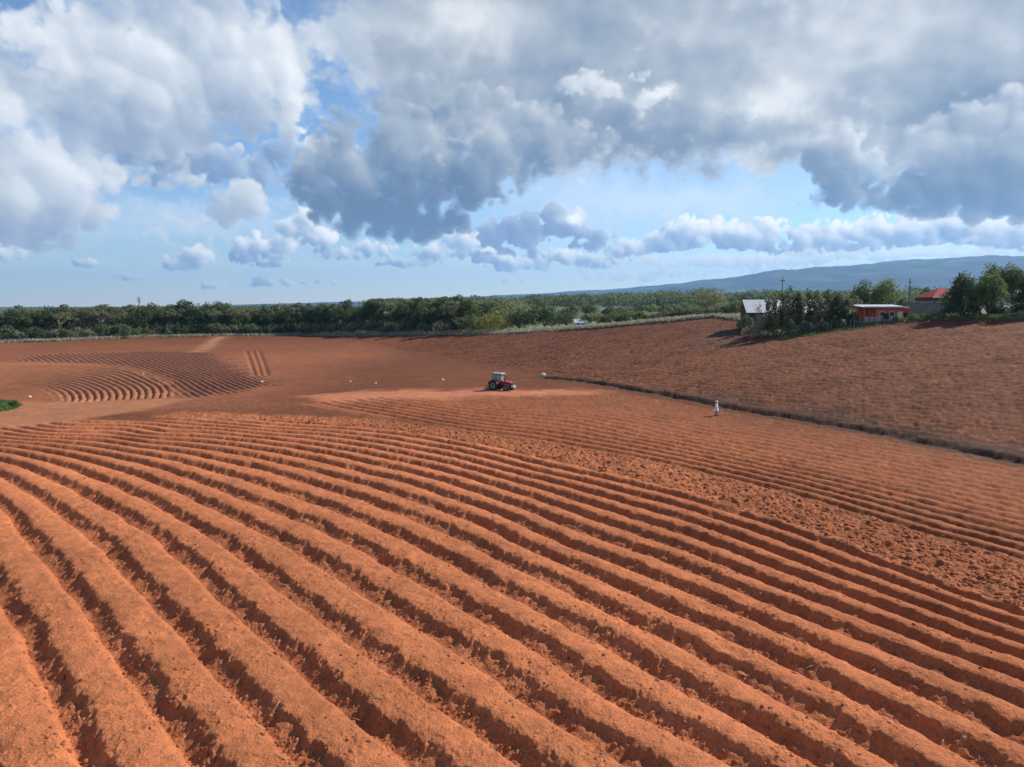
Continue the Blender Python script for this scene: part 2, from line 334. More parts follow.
def land(P, f=None, detail=True):
    """full height of the ploughed land"""
    X, Y = P[:, 0].astype(np.float64), P[:, 1].astype(np.float64)
    if f is None: f = fields(P)
    z = base_h(X, Y); r = np.hypot(X, Y); nr = r < 330
    def on(sel, fn):
        o = np.zeros(len(P))
        if sel.any(): o[sel] = fn(X[sel], Y[sel])
        return o
    # rows, with ragged crumbling edges
    a = f['A'] > 0
    rag = on(a, lambda x, y: .105 * fbm(x / 1.1, y / 1.1, 3, 61) + .044 * perlin(x / .34, y / .34, 62) + .024 * perlin(x / .13, y / .13, 63))
    wav = on(a, lambda x, y: .075 * fbm(x / 2.8, y / 2.8, 3, 59))
    dep = on(a, lambda x, y: (1.0 + .34 * fbm(x / 3.5, y / 3.5, 3, 64)) * (1 - .30 * sstep(fbm(x / 1.6, y / 1.6, 2, 55), .42, .62)))
    z = z + f['A'] * np.clip(dep, .42, 1.45) * profile(f['pA'] + wav, rag, sstep(X, -9, 9))
    b = f['B'] > 0
    fade = np.interp(f['pB'], [-.6, 0, 4, 7, 12, 20], [.3, .80, .55, .28, .16, .1])
    rag = on(b, lambda x, y: .12 * fbm(x / 1.4, y / 1.4, 3, 65) + .05 * perlin(x / .4, y / .4, 66))
    z = z + f['B'] * fade * profile(f['pB'] + rag)
    c = f['C'] > 0
    rag = on(c, lambda x, y: .12 * fbm(x / 2.0, y / 2.0, 3, 67))
    z = z + f['C'] * np.interp(f['pC'], [-3, -1, 1, 13.6, 15], [.25, .55, .74, .76, .25]) * profile(f['pC'] + rag)
    rag = on(f['D'] > 0, lambda x, y: .16 * fbm(x / 2.5, y / 2.5, 3, 68))
    z = z + f['D'] * .72 * profile(f['pD'] + rag)
    z = z - .28 * np.exp(-(f['track'] / .4) ** 2)
    # ditch and its spoil bank
    dd = f['ditch'] + on(f['ditch'] < 8, lambda x, y: .9 * fbm(x / 2.2, y / 2.2, 4, 69, .6))
    dd = dd / (1 + .35 * sstep(X, 24, 42)); z = z - .42 * np.exp(-(dd / .65) ** 4) + .05 * np.exp(-((dd - 1.5) / .5) ** 2)
    qq = 0.88 * (X - 6) + 0.475 * (Y - 118)
    s = (qq > 1) & nr & (f['field'] > 0)
    z = z + f['field'] * on(s, lambda x, y: .075 * np.sin((0.80 * x + 0.60 * y + .9 * fbm(x / 9, y / 9, 2, 57)) * 2 * math.pi / 1.5) * sstep(fbm(x / 7, y / 7, 2, 56), -.5, .3))
    # rough cloddy ground
    rough = np.clip(f['S'] * 1.0 + (1 - f['A']) * (1 - f['S']) * (1 - f['B']) * (1 - f['C']) * (1 - f['D']) * (.35 + .75 * sstep(0.88 * (X - 6) + 0.475 * (Y - 118), 0, 4)) + .42 * f['B'] * np.interp(f['pB'], [0, 6], [.35, 1.3]), 0, 1) * f['field'] * (1 - .7 * f['head']) * (1 - .8 * f['tract'])
    s = (rough > .02) & nr
    z = z + rough * on(s, lambda x, y: .24 * np.clip(fbm(x / .9, y / .9, 5, 70, .62), -.5, .6) + .14 * fbm(x / .35, y / .35, 3, 71, .6) + .12 * fbm(x / 4.0, y / 4.0, 2, 72))
    # general fine grain; clods swelling out of the surface
    s = nr & (r < 120)
    z = z + on(s, lambda x, y: .042 * fbm(x / .5, y / .5, 5, 73, .68))
    fl = f['A'] * (lambda t: sstep(t, -.33, -.25) * sstep(t, .10, .0))(f['pA'] - np.round(f['pA']))
    s = nr & (fl > .02)
    z = z + fl * on(s, lambda x, y: .05 * fbm(x / .32, y / .32, 3, 79, .6))
    s = nr & (r < 60) & (f['A'] > 0)
    z = z + on(s, lambda x, y: .11 * np.clip(fbm(x / .22, y / .22, 3, 74, .6) - .06, 0, 1) * (.25 + sstep(perlin(x / 1.9, y / 1.9, 75), -.2, .5)) + .05 * fbm(x / .8, y / .8, 2, 58))
    z = z + on(nr, lambda x, y: .10 * fbm(x / 14.0, y / 14.0, 2, 77))
    out = (1 - f['field']) * sstep(r, 20, 60)
    z = z + out * on(r < 2500, lambda x, y: .12 * fbm(x / 3.0, y / 3.0, 3, 78))
    return z
# ------------------------------------------------------------------ ground sheet
def mixc(c, col, m): return c + (np.asarray(col, np.float32) - c) * m[:, None].astype(np.float32)
def soil_colour(P, f):
    X, Y = P[:, 0], P[:, 1]; r = np.hypot(X, Y); n = len(P)
    near = r < 420
    def on(fn, sel=near):
        o = np.zeros(n)
        if sel.any(): o[sel] = fn(X[sel], Y[sel])
        return o
    big = on(lambda x, y: fbm(x / 22, y / 22, 3, 201)); mid = on(lambda x, y: fbm(x / 3.2, y / 3.2, 4, 202, .6)); fine = on(lambda x, y: fbm(x / .7, y / .7, 3, 203), r < 140)
    c = np.tile(np.array([.145, .050, .021], np.float32), (n, 1))                    # worked red earth
    # the fine tilth of the near rows is drier, paler and more orange
    c = mixc(c, (.445, .150, .061), np.clip(f['A'] + .7 * f['S'], 0, 1)); c = mixc(c, (.33, .104, .041), f['B'] * np.interp(f['pB'], [0, 6, 16], [1, .75, .4]))
    c = mixc(c, (.365, .112, .043), f['A'] * sstep(X + .25 * Y, 8, 32) * .8)
    right = sstep(0.88 * (X - 6) + 0.475 * (Y - 118), 0, 4) * sstep(X, -30, 10)
    right = np.maximum(right, sstep(X, -10, 25) * sstep(Y, 112, 122))
    c = mixc(c, (.158, .055, .025), right)
    c = mixc(c, (.120, .036, .017), right * sstep(Y, 120, 150) * .7)
    lf = sstep(-X, 20, 45) * sstep(Y, 78, 88) * sstep(Y, 260, 150)
    c = mixc(c, (.25, .089, .040), lf * (1 - f['A'])); c = mixc(c, (.20, .080, .046), f['D'] * .7); c = mixc(c, (.36, .145, .072), f['C'] * .6)
    c = mixc(c, (.36, .150, .070), f['head'] * .95); c = mixc(c, (.46, .168, .085), f['tract'])
    c = mixc(c, (.40, .19, .095), np.exp(-(f['trail'] / (2.0 + 1.5 * mid)) ** 2) * .75)
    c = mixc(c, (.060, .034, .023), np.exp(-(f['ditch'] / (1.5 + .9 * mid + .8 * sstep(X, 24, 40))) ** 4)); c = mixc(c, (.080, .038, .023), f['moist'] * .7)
    c = mixc(c, (.13, .07, .045), f['hump'] * .55)
    # dry weeds and stubble worked in: buff and grey-green flecks
    weeds = on(lambda x, y: sstep(fbm(x / .8, y / .8, 3, 205, .7), .14, .45))
    amt = np.clip(.36 * right + .45 * f['B'] * np.interp(f['pB'], [0, 5, 15], [.1, .6, 1]) + .35 * f['S'] + .30 * (1 - f['A'] - f['C'] - f['D']).clip(0, 1), 0, .75)
    c = mixc(c, (.25, .12, .058), weeds * amt)
    dark = on(lambda x, y: sstep(fbm(x / .9 + 40, y / .9, 3, 206, .7), .12, .42))
    c = mixc(c, (.085, .036, .020), dark * .8 * np.clip(right + .4 * f['S'] + .25 * f['B'] + .3 * f['moist'], 0, 1))
    c = c * (1 + .24 * big + (.26 + .30 * right) * mid + .22 * fine)[:, None].astype(np.float32)
    # grass beyond the field
    g = 1 - f['field']
    gn = on(lambda x, y: fbm(x / 5.0, y / 5.0, 4, 207), r < 1500)
    gr = np.tile(np.array([.105, .140, .048], np.float32), (n, 1))
    gr = mixc(gr, (.25, .235, .13), np.clip(.45 + 1.3 * gn, 0, 1) * sstep(Y, 140, 165)); 
    gr = mixc(gr, (.065, .09, .035), sstep(r, 215, 245) * sstep(-X, 15, 40)); gr = mixc(gr, (.115, .140, .078), sstep(r, 230, 330) * sstep(X, -40, 0))
    gr = mixc(gr, (.060, .105, .045), sstep(r, 1200, 2500))
    gr = mixc(gr, (.30, .27, .19), np.exp(-(f['edge'] / 4.5) ** 2) * sstep(Y, 150, 175) * .85)
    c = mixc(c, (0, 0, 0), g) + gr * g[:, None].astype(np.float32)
    c = mixc(c, (.095, .165, .045), f['green'])
    return np.clip(c, .01, .9)

def ground_sheet():
    rr = list(np.arange(1.5, 15, .7)); r = 15.0
    while r < 12500:
        rr.append(r)
        d = max(.045, .52 * r * r / 8520.0)
        if r < 290: d = min(d, .42 if r > 95 else .5)
        else: d = (r - 288) * .055 + .6
        r += d
    rr = np.array(rr)
    az = np.concatenate([np.arange(-180, -46, 3.0), np.linspace(-46, -40.2, 60), np.arange(-40, 40.01, .083), np.linspace(40.2, 46, 60), np.arange(48, 180, 3.0)])
    az = np.radians(az)
    nr, na = len(rr), len(az)
    A, R = np.meshgrid(az, rr); P = np.stack([(R * np.sin(A)).ravel(), (R * np.cos(A)).ravel()], 1)
    f = fields(P); z = land(P, f); c = soil_colour(P, f)
    V = np.concatenate([P, z[:, None]], 1)
    i = np.arange(nr - 1)[:, None] * na; j = np.arange(na)[None]; k = (j + 1) % na
    F = np.stack([i + j, i + k, i + na + k, i + na + j], -1).reshape(-1, 4)
    o = np_mesh('ground', V, F, None, smooth=True)
    at = o.data.color_attributes.new('soil', 'FLOAT_COLOR', 'POINT')
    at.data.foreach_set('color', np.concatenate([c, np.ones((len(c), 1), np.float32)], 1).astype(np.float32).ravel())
    m, nt, b = new_mat('red_earth')
    L = nt.links.new; N = nt.nodes.new
    va = N('ShaderNodeVertexColor'); va.layer_name = 'soil'
    g = N('ShaderNodeNewGeometry')
    n1 = N('ShaderNodeTexNoise'); n1.inputs['Scale'].default_value = 10.0; n1.inputs['Detail'].default_value = 7; n1.inputs['Roughness'].default_value = .74
    n2 = N('ShaderNodeTexNoise'); n2.inputs['Scale'].default_value = 1.1; n2.inputs['Detail'].default_value = 5
    for q in (n1, n2): L(g.outputs['Position'], q.inputs['Vector'])
    mr = N('ShaderNodeMapRange'); mr.inputs['From Min'].default_value = .3; mr.inputs['From Max'].default_value = .7; mr.inputs['To Min'].default_value = .66; mr.inputs['To Max'].default_value = 1.30; L(n1.outputs['Fac'], mr.inputs['Value'])
    mr2 = N('ShaderNodeMapRange'); mr2.inputs['From Min'].default_value = .3; mr2.inputs['From Max'].default_value = .7; mr2.inputs['To Min'].default_value = .9; mr2.inputs['To Max'].default_value = 1.1; L(n2.outputs['Fac'], mr2.inputs['Value'])
    mu = N('ShaderNodeMath'); mu.operation = 'MULTIPLY'; L(mr.outputs['Result'], mu.inputs[0]); L(mr2.outputs['Result'], mu.inputs[1])
    mx = N('ShaderNodeMix'); mx.data_type = 'RGBA'; mx.blend_type = 'MULTIPLY'; mx.inputs['Factor'].default_value = 1
    L(va.outputs['Color'], mx.inputs['A']); L(mu.outputs[0], mx.inputs['B']); L(mx.outputs['Result'], b.inputs['Base Color'])
    b.inputs['Roughness'].default_value = .95; b.inputs['Specular IOR Level'].default_value = .12
    bp = N('ShaderNodeBump'); bp.inputs['Strength'].default_value = .8; bp.inputs['Distance'].default_value = .045
    vo = N('ShaderNodeTexVoronoi'); vo.inputs['Scale'].default_value = 14.0; L(g.outputs['Position'], vo.inputs['Vector'])
    ad = N('ShaderNodeMath'); ad.operation = 'MULTIPLY_ADD'; ad.inputs[1].default_value = -.5; L(vo.outputs['Distance'], ad.inputs[0]); L(n1.outputs['Fac'], ad.inputs[2])
    L(ad.outputs[0], bp.inputs['Height']); L(bp.outputs['Normal'], b.inputs['Normal'])
    o.data.materials.append(m); tag(o, kind='structure')
    return o
GROUND = ground_sheet()

# ------------------------------------------------------------------ loose clods lying on the rows (beyond counting)
def ico():
    bm = bmesh.new(); bmesh.ops.create_icosphere(bm, subdivisions=1, radius=1)
    v = np.array([x.co[:] for x in bm.verts]); q = np.array([[y.index for y in x.verts] for x in bm.faces]); bm.free(); return v, q
ICO_V, ICO_F = ico()
def scatter_lumps(P, size, seed, sink=.3, lump=.35):
    rg = np.random.default_rng(seed); n = len(P); z = land(P)
    k = len(ICO_V)
    d = ICO_V[None] * (1 + lump * rg.standard_normal((n, k, 1)).clip(-1.6, 1.6) * .6)
    sc = size[:, None] * np.stack([rg.uniform(.8, 1.3, n), rg.uniform(.7, 1.1, n), rg.uniform(.55, .9, n)], 1)
    d = d * sc[:, None]
    a = rg.uniform(0, 6.28, n); ca, sa = np.cos(a)[:, None], np.sin(a)[:, None]
    x = d[..., 0] * ca - d[..., 1] * sa; y = d[..., 0] * sa + d[..., 1] * ca
    V = np.stack([x + P[:, None, 0], y + P[:, None, 1], d[..., 2] + (z + size * (.55 - sink))[:, None]], -1).reshape(-1, 3)
    F = (ICO_F[None] + (np.arange(n) * k)[:, None, None]).reshape(-1, 3)
    return V, F
def clods():
    rg = np.random.default_rng(5)
    n = 110000
    r = 15 + 50 * rg.random(n) ** 1.6; a = rg.uniform(-.72, .72, n)
    P = np.stack([r * np.sin(a), r * np.cos(a)], 1); f = fields(P)
    t = f['pA'] - np.round(f['pA'])
    w = f['A'] * np.where((t > -.36) & (t < .06), 1.0, .14) * (.35 + .9 * sstep(fbm(P[:, 0] / 2.2, P[:, 1] / 2.2, 2, 310), -.25, .35)) + .9 * f['S']
    keep = rg.random(n) < w * .42
    P = P[keep]; r = r[keep]
    s = .016 + .085 * rg.random(len(P)) ** 4
    V1, F1 = scatter_lumps(P, s, 6, .72)
    # big broken lumps along the rough strip
    n = 9000; u = rg.uniform(260, 1150, n); lo = np.array(STRIP_LO); hi = np.array(STRIP_HI); q = rg.random(n)
    v = np.interp(u, lo[:, 0], lo[:, 1]) * q + np.interp(u, hi[:, 0], hi[:, 1]) * (1 - q)
    P2 = photo_to_ground(np.stack([u, v], 1)); s2 = .03 + .17 * rg.random(n) ** 5.0
    V2, F2 = scatter_lumps(P2, s2, 7, .75)
    V = np.concatenate([V1, V2]); F = np.concatenate([F1, F2 + len(V1)])
    m, nt, b = new_mat('clod_earth'); L = nt.links.new
    g = nt.nodes.new('ShaderNodeNewGeometry'); rp = nt.nodes.new('ShaderNodeValToRGB')
    rp.color_ramp.elements[0].color = (.26, .085, .038, 1); rp.color_ramp.elements[1].color = (.46, .150, .058, 1)
    L(g.outputs['Random Per Island'], rp.inputs['Fac']); L(rp.outputs['Color'], b.inputs['Base Color'])
    b.inputs['Roughness'].default_value = .95; b.inputs['Specular IOR Level'].default_value = .1
    n = nt.nodes.new('ShaderNodeTexNoise'); n.inputs['Scale'].default_value = 40; L(g.outputs['Position'], n.inputs['Vector'])
    bp = nt.nodes.new('ShaderNodeBump'); bp.inputs['Distance'].default_value = .01; L(n.outputs['Fac'], bp.inputs['Height']); L(bp.outputs['Normal'], b.inputs['Normal'])
    o = np_mesh('soil_clods', V, F, m)
    tag(o, 'loose crumbs and clods of red earth lying over the furrows', 'soil clods', kind='stuff')
clods()

# ------------------------------------------------------------------ grass and dry stalks (beyond counting)
def blades(P, z, height, width, n_bl, seed, lean=.45):
    rg = np.random.default_rng(seed); n = len(P) * n_bl
    B = np.repeat(P, n_bl, 0) + rg.normal(0, .12, (n, 2)); Z = np.repeat(z, n_bl); Hh = np.repeat(height, n_bl) * rg.uniform(.5, 1.15, n)
    a = rg.uniform(0, 6.28, n); w = width * rg.uniform(.6, 1.3, n); l = rg.normal(0, lean, (n, 2)) * Hh[:, None]
    dx, dy = np.cos(a) * w, np.sin(a) * w
    v0 = np.stack([B[:, 0] - dx, B[:, 1] - dy, Z - .05], 1); v1 = np.stack([B[:, 0] + dx, B[:, 1] + dy, Z - .05], 1)
    v2 = np.stack([B[:, 0] + .4 * l[:, 0] + .7 * dx, B[:, 1] + .4 * l[:, 1] + .7 * dy, Z + .6 * Hh], 1); v3 = np.stack([B[:, 0] + l[:, 0], B[:, 1] + l[:, 1], Z + Hh], 1)
    V = np.stack([v0, v1, v2, v3], 1).reshape(-1, 3); F = np.arange(n * 4).reshape(-1, 4)
    return V, F
def along(line, u0, u1, n, off0, off1, rg):
    """points beside the field edge, outward by off0..off1 metres"""
    lx = np.array(EDGE_PX)[:, 0]; u = rg.uniform(u0, u1, n)
    e = np.stack([np.interp(u, lx, EDGE[:, 0]), np.interp(u, lx, EDGE[:, 1])], 1)
    d = np.stack([np.interp(u + 6, lx, EDGE[:, 0]) - np.interp(u - 6, lx, EDGE[:, 0]), np.interp(u + 6, lx, EDGE[:, 1]) - np.interp(u - 6, lx, EDGE[:, 1])], 1)
    d /= np.linalg.norm(d, axis=1)[:, None] + 1e-9; nn = np.stack([-d[:, 1], d[:, 0]], 1)
    return e + nn * rg.uniform(off0, off1, n)[:, None]
def grasses():
    rg = np.random.default_rng(21)
    def add(name, label, cat, P, hgt, w, nb, dark, light, seed, lean=.45):
        V, F = blades(P, land(P), hgt, w, nb, seed, lean)
        tag(np_mesh(name, V, F, leaf_mat(name + '_leaf', dark, light, .3)), label, cat, kind='stuff')
    P = np.concatenate([along(EDGE, -60, 560, 5200, -.3, 6, rg), along(EDGE, 560, 745, 3600, -.3, 4, rg)])
    add('dry_grass', 'pale dry grass verge along the far edge of the ploughed field', 'dry grass', P, .45 + .75 * rg.random(len(P)), .10, 8, (.24, .24, .15), (.50, .48, .35), 22)
    P = np.concatenate([along(EDGE, 745, 1200, 5200, -.2, 9, rg), along(EDGE, 880, 1200, 2600, 0, 14, rg)])
    add('verge_grass', 'green rough grass verge in front of the houses on the right', 'grass', P, .15 + .35 * rg.random(len(P)) ** 1.5, .05, 8, (.08, .12, .03), (.30, .33, .12), 23)
    q = rg.random((900, 2)); Q = photo_to_ground(np.stack([-60 + 84 * q[:, 0], 400.5 + 12 * q[:, 1]], 1)); Q = Q[poly_dist(Q, GREEN_POLY) > .1]
    add('ditch_grass', 'bright green grass patch at the left edge below the curved furrows', 'grass', Q, .2 + .3 * rg.random(len(Q)), .05, 9, (.07, .13, .03), (.16, .28, .07), 24)
    # straws and weed stalks lying about the near field
    u = rg.uniform(40, 1010, 420); v = 425 + 335 * rg.random(420) ** 1.3; P = photo_to_ground(np.stack([u, v], 1)); n = len(P)
    a = rg.uniform(0, 6.28, n); ln = .10 + .32 * rg.random(n) ** 2; zz = land(P) + .025; w = .008
    d = np.stack([np.cos(a), np.sin(a)], 1) * ln[:, None]; s = np.stack([-np.sin(a), np.cos(a)], 1) * w
    z2 = land(P + d) + .03
    V = np.stack([np.c_[P - s, zz], np.c_[P + s, zz], np.c_[P + d + s, z2], np.c_[P + d - s, z2]], 1)
    top = V.copy(); top[..., 2] += .012
    V = np.concatenate([V, top], 1).reshape(-1, 3); b = (np.arange(n) * 8)[:, None, None]
    F = (b + np.array([[0, 3, 2, 1], [4, 5, 6, 7], [0, 1, 5, 4], [2, 3, 7, 6], [1, 2, 6, 5], [0, 4, 7, 3]])[None]).reshape(-1, 4)
    tag(np_mesh('straw_litter', V, F, leaf_mat('straw', (.30, .20, .10), (.55, .43, .25), .1)), 'bits of dry straw and stalk scattered over the furrows', 'straw', kind='stuff')
grasses()
# ------------------------------------------------------------------ trees
BARK = simple('bark', (.16, .125, .09), .9, 0, .3, 3.0, .4)
PALE_BARK = simple('pale_bark', (.36, .32, .26), .85, 0, .25, 4.0, .3)
LEAF = {'deep': leaf_mat('leaf_deep', (0.036, 0.072, 0.025), (0.106, 0.151, 0.058), .5),
        'mid': leaf_mat('leaf_mid', (0.063, 0.108, 0.038), (0.168, 0.218, 0.090), .5),
        'olive': leaf_mat('leaf_olive', (0.095, 0.121, 0.056), (0.230, 0.246, 0.123), .5),
        'fresh': leaf_mat('leaf_fresh', (0.090, 0.151, 0.031), (0.235, 0.308, 0.084), .5),
        'grey': leaf_mat('leaf_grey', (0.095, 0.118, 0.067), (0.224, 0.246, 0.157)),
        'dry': leaf_mat('leaf_dry', (.17, .14, .075), (.36, .31, .19), .15),
        'yellow': leaf_mat('leaf_yellow', (.12, .13, .02), (.29, .29, .055), .3)}
def leaf_cloud(lobes, n, leaf, rg, up=.25, shell=.55, gaps=.25):
    """leaf sprays spread through rounded lobes (x, y, z, rx, rz); verts and quads"""
    L = np.array(lobes, float); vol = L[:, 3] ** 2 * L[:, 4]; k = rg.choice(len(L), n, p=vol ** .8 / (vol ** .8).sum())
    d = rg.normal(0, 1, (n, 3)); d /= np.linalg.norm(d, axis=1)[:, None]
    # sprays gather on twigs: pull directions towards a few dozen per lobe
    tw = rg.normal(0, 1, (len(L), 26, 3)); tw /= np.linalg.norm(tw, axis=2)[..., None]
    pick = tw[k, rg.integers(0, 26, n)]; d = d * (.42 + gaps * 0) + pick * .75; d /= np.linalg.norm(d, axis=1)[:, None]
    rad = shell + (1.08 - shell) * rg.random(n) ** .6
    c = L[k, :3] + d * np.stack([L[k, 3], L[k, 3], L[k, 4]], 1) * rad[:, None]
    nm = d * .7 + rg.normal(0, .55, (n, 3)) + np.array([0, 0, up]); nm /= np.linalg.norm(nm, axis=1)[:, None]
    t = np.cross(nm, rg.normal(0, 1, (n, 3))); t /= np.linalg.norm(t, axis=1)[:, None]; b = np.cross(nm, t)
    s = leaf * rg.uniform(.55, 1.35, n)[:, None]
    V = np.stack([c - t * s, c - b * s * .5 - nm * s * .12, c + t * s, c + b * s * .5 - nm * s * .12], 1).reshape(-1, 3)
    return V, np.arange(4 * n).reshape(-1, 4)
def make_tree(name, loc, lobes, n, leaf, lm, trunk_r, bark, seed, trunk_top=None, bare=0, lean=0.0):
    rg = np.random.default_rng(seed); root = empty(name, loc)
    L = np.array(lobes, float); zt = L[:, 2].min() if trunk_top is None else trunk_top
    m = MB(); top = Vector((lean * zt, 0, zt)); kn = Vector((lean * zt * .4 + .1 * trunk_r, .05, zt * .5))
    m.cyl((0, 0, -.6), kn, trunk_r * 1.15, trunk_r * .85, 7); m.cyl(kn, top, trunk_r * .87, trunk_r * .62, 7)
    for l in L:
        e = Vector(l[:3]); s = top if e.z > zt else kn
        mid = (s + e) / 2 + Vector((rg.normal(0, .15), rg.normal(0, .15), .15 * (e - s).length * .3))
        m.cyl(s, mid, trunk_r * .45, trunk_r * .28, 5); m.cyl(mid, e + Vector((0, 0, l[4] * .4)), trunk_r * .28, trunk_r * .10, 5)
    for _ in range(bare):
        l = L[rg.integers(len(L))]; e = Vector((l[0] + rg.normal(0, l[3] * .7), l[1] + rg.normal(0, l[3] * .7), l[2] + rg.normal(.3, .8) * l[4])); m.cyl(top, e, trunk_r * .3, trunk_r * .07, 4)
    m.build('trunk', bark, root)
    V, F = leaf_cloud(lobes, n, leaf, rg); np_mesh('crown', V, F, LEAF[lm], root)
    return root
def rnd_lobes(rg, n, spread, z0, z1, r0, r1, flat=.8):
    out = []
    for i in range(n):
        a = i * 2.4 + rg.uniform(-.4, .4); q = spread * math.sqrt((i + .3) / n); z = z0 + (z1 - z0) * (1 - (q / spread) ** 2 * .75) * rg.uniform(.72, 1.0)
        r = rg.uniform(r0, r1); out.append((q * math.cos(a), q * math.sin(a), z, r, r * flat))
    return out
R5 = np.random.default_rng(55)
def proto(kind, seed):
    rg = np.random.default_rng(seed); z = (0, 0, 0)
    if kind == 'broad': return make_tree('broadleaf_tree', z, rnd_lobes(rg, 11, 3.1, 4.2, 9.4, 1.3, 2.1), 1500, .34, 'deep', .26, BARK, seed, 3.2)
    if kind == 'umbrella': return make_tree('spreading_tree', z, rnd_lobes(rg, 11, 3.7, 6.8, 9.7, 1.0, 1.7, .55) + [(.5, .2, 5.2, 1.6, .9)], 1300, .32, 'olive', .24, PALE_BARK, seed, 5.0, 8)
    if kind == 'tall': return make_tree('tall_tree', z, rnd_lobes(rg, 10, 2.1, 4.4, 10.8, 1.1, 1.8, 1.05), 1400, .32, 'mid', .24, BARK, seed, 3.6)
    if kind == 'bush': return make_tree('wood_shrub', z, rnd_lobes(rg, 7, 1.7, 1.1, 2.9, .8, 1.3), 700, .26, 'mid', .10, BARK, seed, .6)
    if kind == 'palebush': return make_tree('wood_shrub', z, rnd_lobes(rg, 6, 1.6, .9, 2.2, .7, 1.2), 600, .24, 'grey', .09, PALE_BARK, seed, .5)
PRO = {k: [proto(k, 60 + 7 * i + j * 31) for j in range(c)] for i, (k, c) in enumerate((('broad', 3), ('umbrella', 2), ('tall', 2), ('bush', 2), ('palebush', 1)))}
USED = {}
KIND_LABEL = {'broad': ('dense dark green broad-crowned tree in the long wood behind the far field edge', 'tree', 'dark broad trees of the far wood'),
              'umbrella': ('olive green spreading tree with pale limbs in the long wood behind the far field edge', 'tree', 'olive spreading trees of the far wood'),
              'tall': ('mid green tall oval tree in the long wood behind the far field edge', 'tree', 'tall oval trees of the far wood'),
              'bush': ('green shrub at the foot of the long wood behind the far field edge', 'shrub', 'green shrubs at the foot of the far wood'),
              'palebush': ('greyish green low shrub at the foot of the long wood behind the far field edge', 'shrub', 'greyish shrubs at the foot of the far wood')}
def put(kind, i, x, y, s, rz, sz=1.0):
    p = PRO[kind][i % len(PRO[kind])]
    o = p if not USED.get(id(p)) else copy_tree(p); USED[id(p)] = True
    o.location = (x, y, float(base_h(np.float64(x), np.float64(y))) - .1); o.rotation_euler = (0, 0, rz); o.scale = (s, s, s * sz)
    tag(o, *KIND_LABEL[kind]); return o
def edge_Y(u): return float(np.interp(u, [e[0] for e in EDGE_PX], EDGE[:, 1]))
# wood along the far edge: the outline of its top in the photo, read every few columns
TOPS = [(-120, 309), (0, 311), (25, 307), (60, 306.5), (100, 304), (118, 305), (150, 303), (165, 305), (185, 303), (205, 304), (218, 299), (235, 304), (260, 304), (285, 303), (310, 303), (335, 303), (360, 301), (380, 299), (400, 301), (440, 299), (470, 297), (520, 297)]
ki = 0
for row in range(2):
    u = -70 + row * 4.0
    while u < 470:
        Y = edge_Y(u) + (9 if row == 0 else 17) + R5.uniform(-2, 2.5)
        X, Y, z = at_depth(u, Y); want = z_at(np.interp(u, [t[0] for t in TOPS], [t[1] for t in TOPS]) + (R5.uniform(1, 9) if row == 0 else R5.uniform(-3.2, 5.5)), Y) - z
        kind = R5.choice(['broad', 'umbrella', 'tall'], p=[.45, .27, .28]); h0 = {'broad': 10.3, 'umbrella': 10.2, 'tall': 12.0}[kind]
        s = float(np.clip(want / h0, .55, 1.7)); put(kind, ki, X, Y, s, R5.uniform(0, 6.28)); ki += 1
        u += (3.9 * s * 710 / Y) * R5.uniform(.85, 1.15)
u = -60
while u < 470:
    Y = edge_Y(u) + R5.uniform(3.5, 7); X, Y, z = at_depth(u, Y); s = R5.uniform(.7, 1.5)
    put('bush' if R5.random() < .72 else 'palebush', ki, X, Y, s, R5.uniform(0, 6.28)); ki += 1; u += 2.4 * s * 710 / Y * R5.uniform(.6, 1.3)
# the depth of the wood behind, one mass beyond counting
def wood_mass(name, spots, label, lm, leaf, per, seed):
    rg = np.random.default_rng(seed); VV = []; FF = []; nv = 0
    for (x, y, h, w) in spots:
        z = float(base_h(np.float64(x), np.float64(y)))
        lob = [(x + rg.uniform(-.5, .5) * w, y + rg.uniform(-.5, .5) * w, z + h * rg.uniform(.45, .86), w * rg.uniform(.32, .55), h * rg.uniform(.14, .22)) for _ in range(6)] + [(x, y, z + h * .35, w * .5, h * .3)]
        V, F = leaf_cloud(lob, per, leaf, rg); VV.append(V); FF.append(F + nv); nv += len(V)
    tag(np_mesh(name, np.concatenate(VV), np.concatenate(FF), LEAF[lm]), label, 'woodland', kind='stuff')
sp = []
for _ in range(330):
    u = R5.uniform(-110, 500); Y = edge_Y(u) + 24 + 130 * R5.random() ** 1.5; X, Y, z = at_depth(u, Y)
    h = z_at(np.interp(u, [t[0] for t in TOPS], [t[1] for t in TOPS]) + R5.uniform(.2, 6), Y) - z; sp.append((X, Y, float(np.clip(h, 5, 20)), R5.uniform(6, 9)))
wood_mass('wood_interior', sp, 'deep mass of trees filling the wood behind its front rows', 'mid', .55, 330, 81)
FTOP = [(380, 301), (460, 297), (520, 296), (560, 294.5), (600, 293), (630, 292), (660, 290), (690, 288), (720, 289), (745, 290), (790, 289), (850, 290), (960, 286), (1100, 284)]
sp = []
for _ in range(430):
    u = R5.uniform(380, 1080); Y = 640 + 260 * R5.random(); X, Y, z = at_depth(u, Y)
    h = z_at(np.interp(u, [t[0] for t in FTOP], [t[1] for t in FTOP]) + R5.uniform(-1, 5.5), Y) - z; sp.append((X, Y, float(np.clip(h, 8, 26)), R5.uniform(13, 22)))
wood_mass('far_woodland', sp, 'far band of woodland beyond the pale green level field', 'mid', 1.25, 260, 82)
sp = []
for _ in range(170):                                           # wood between the pale field and the long wood
    u = R5.uniform(395, 530); Y = 235 + 240 * R5.random(); X, Y, z = at_depth(u, Y)
    h = z_at(R5.uniform(299, 309), Y) - z; sp.append((X, Y, float(np.clip(h, 5, 15)), R5.uniform(6, 10)))
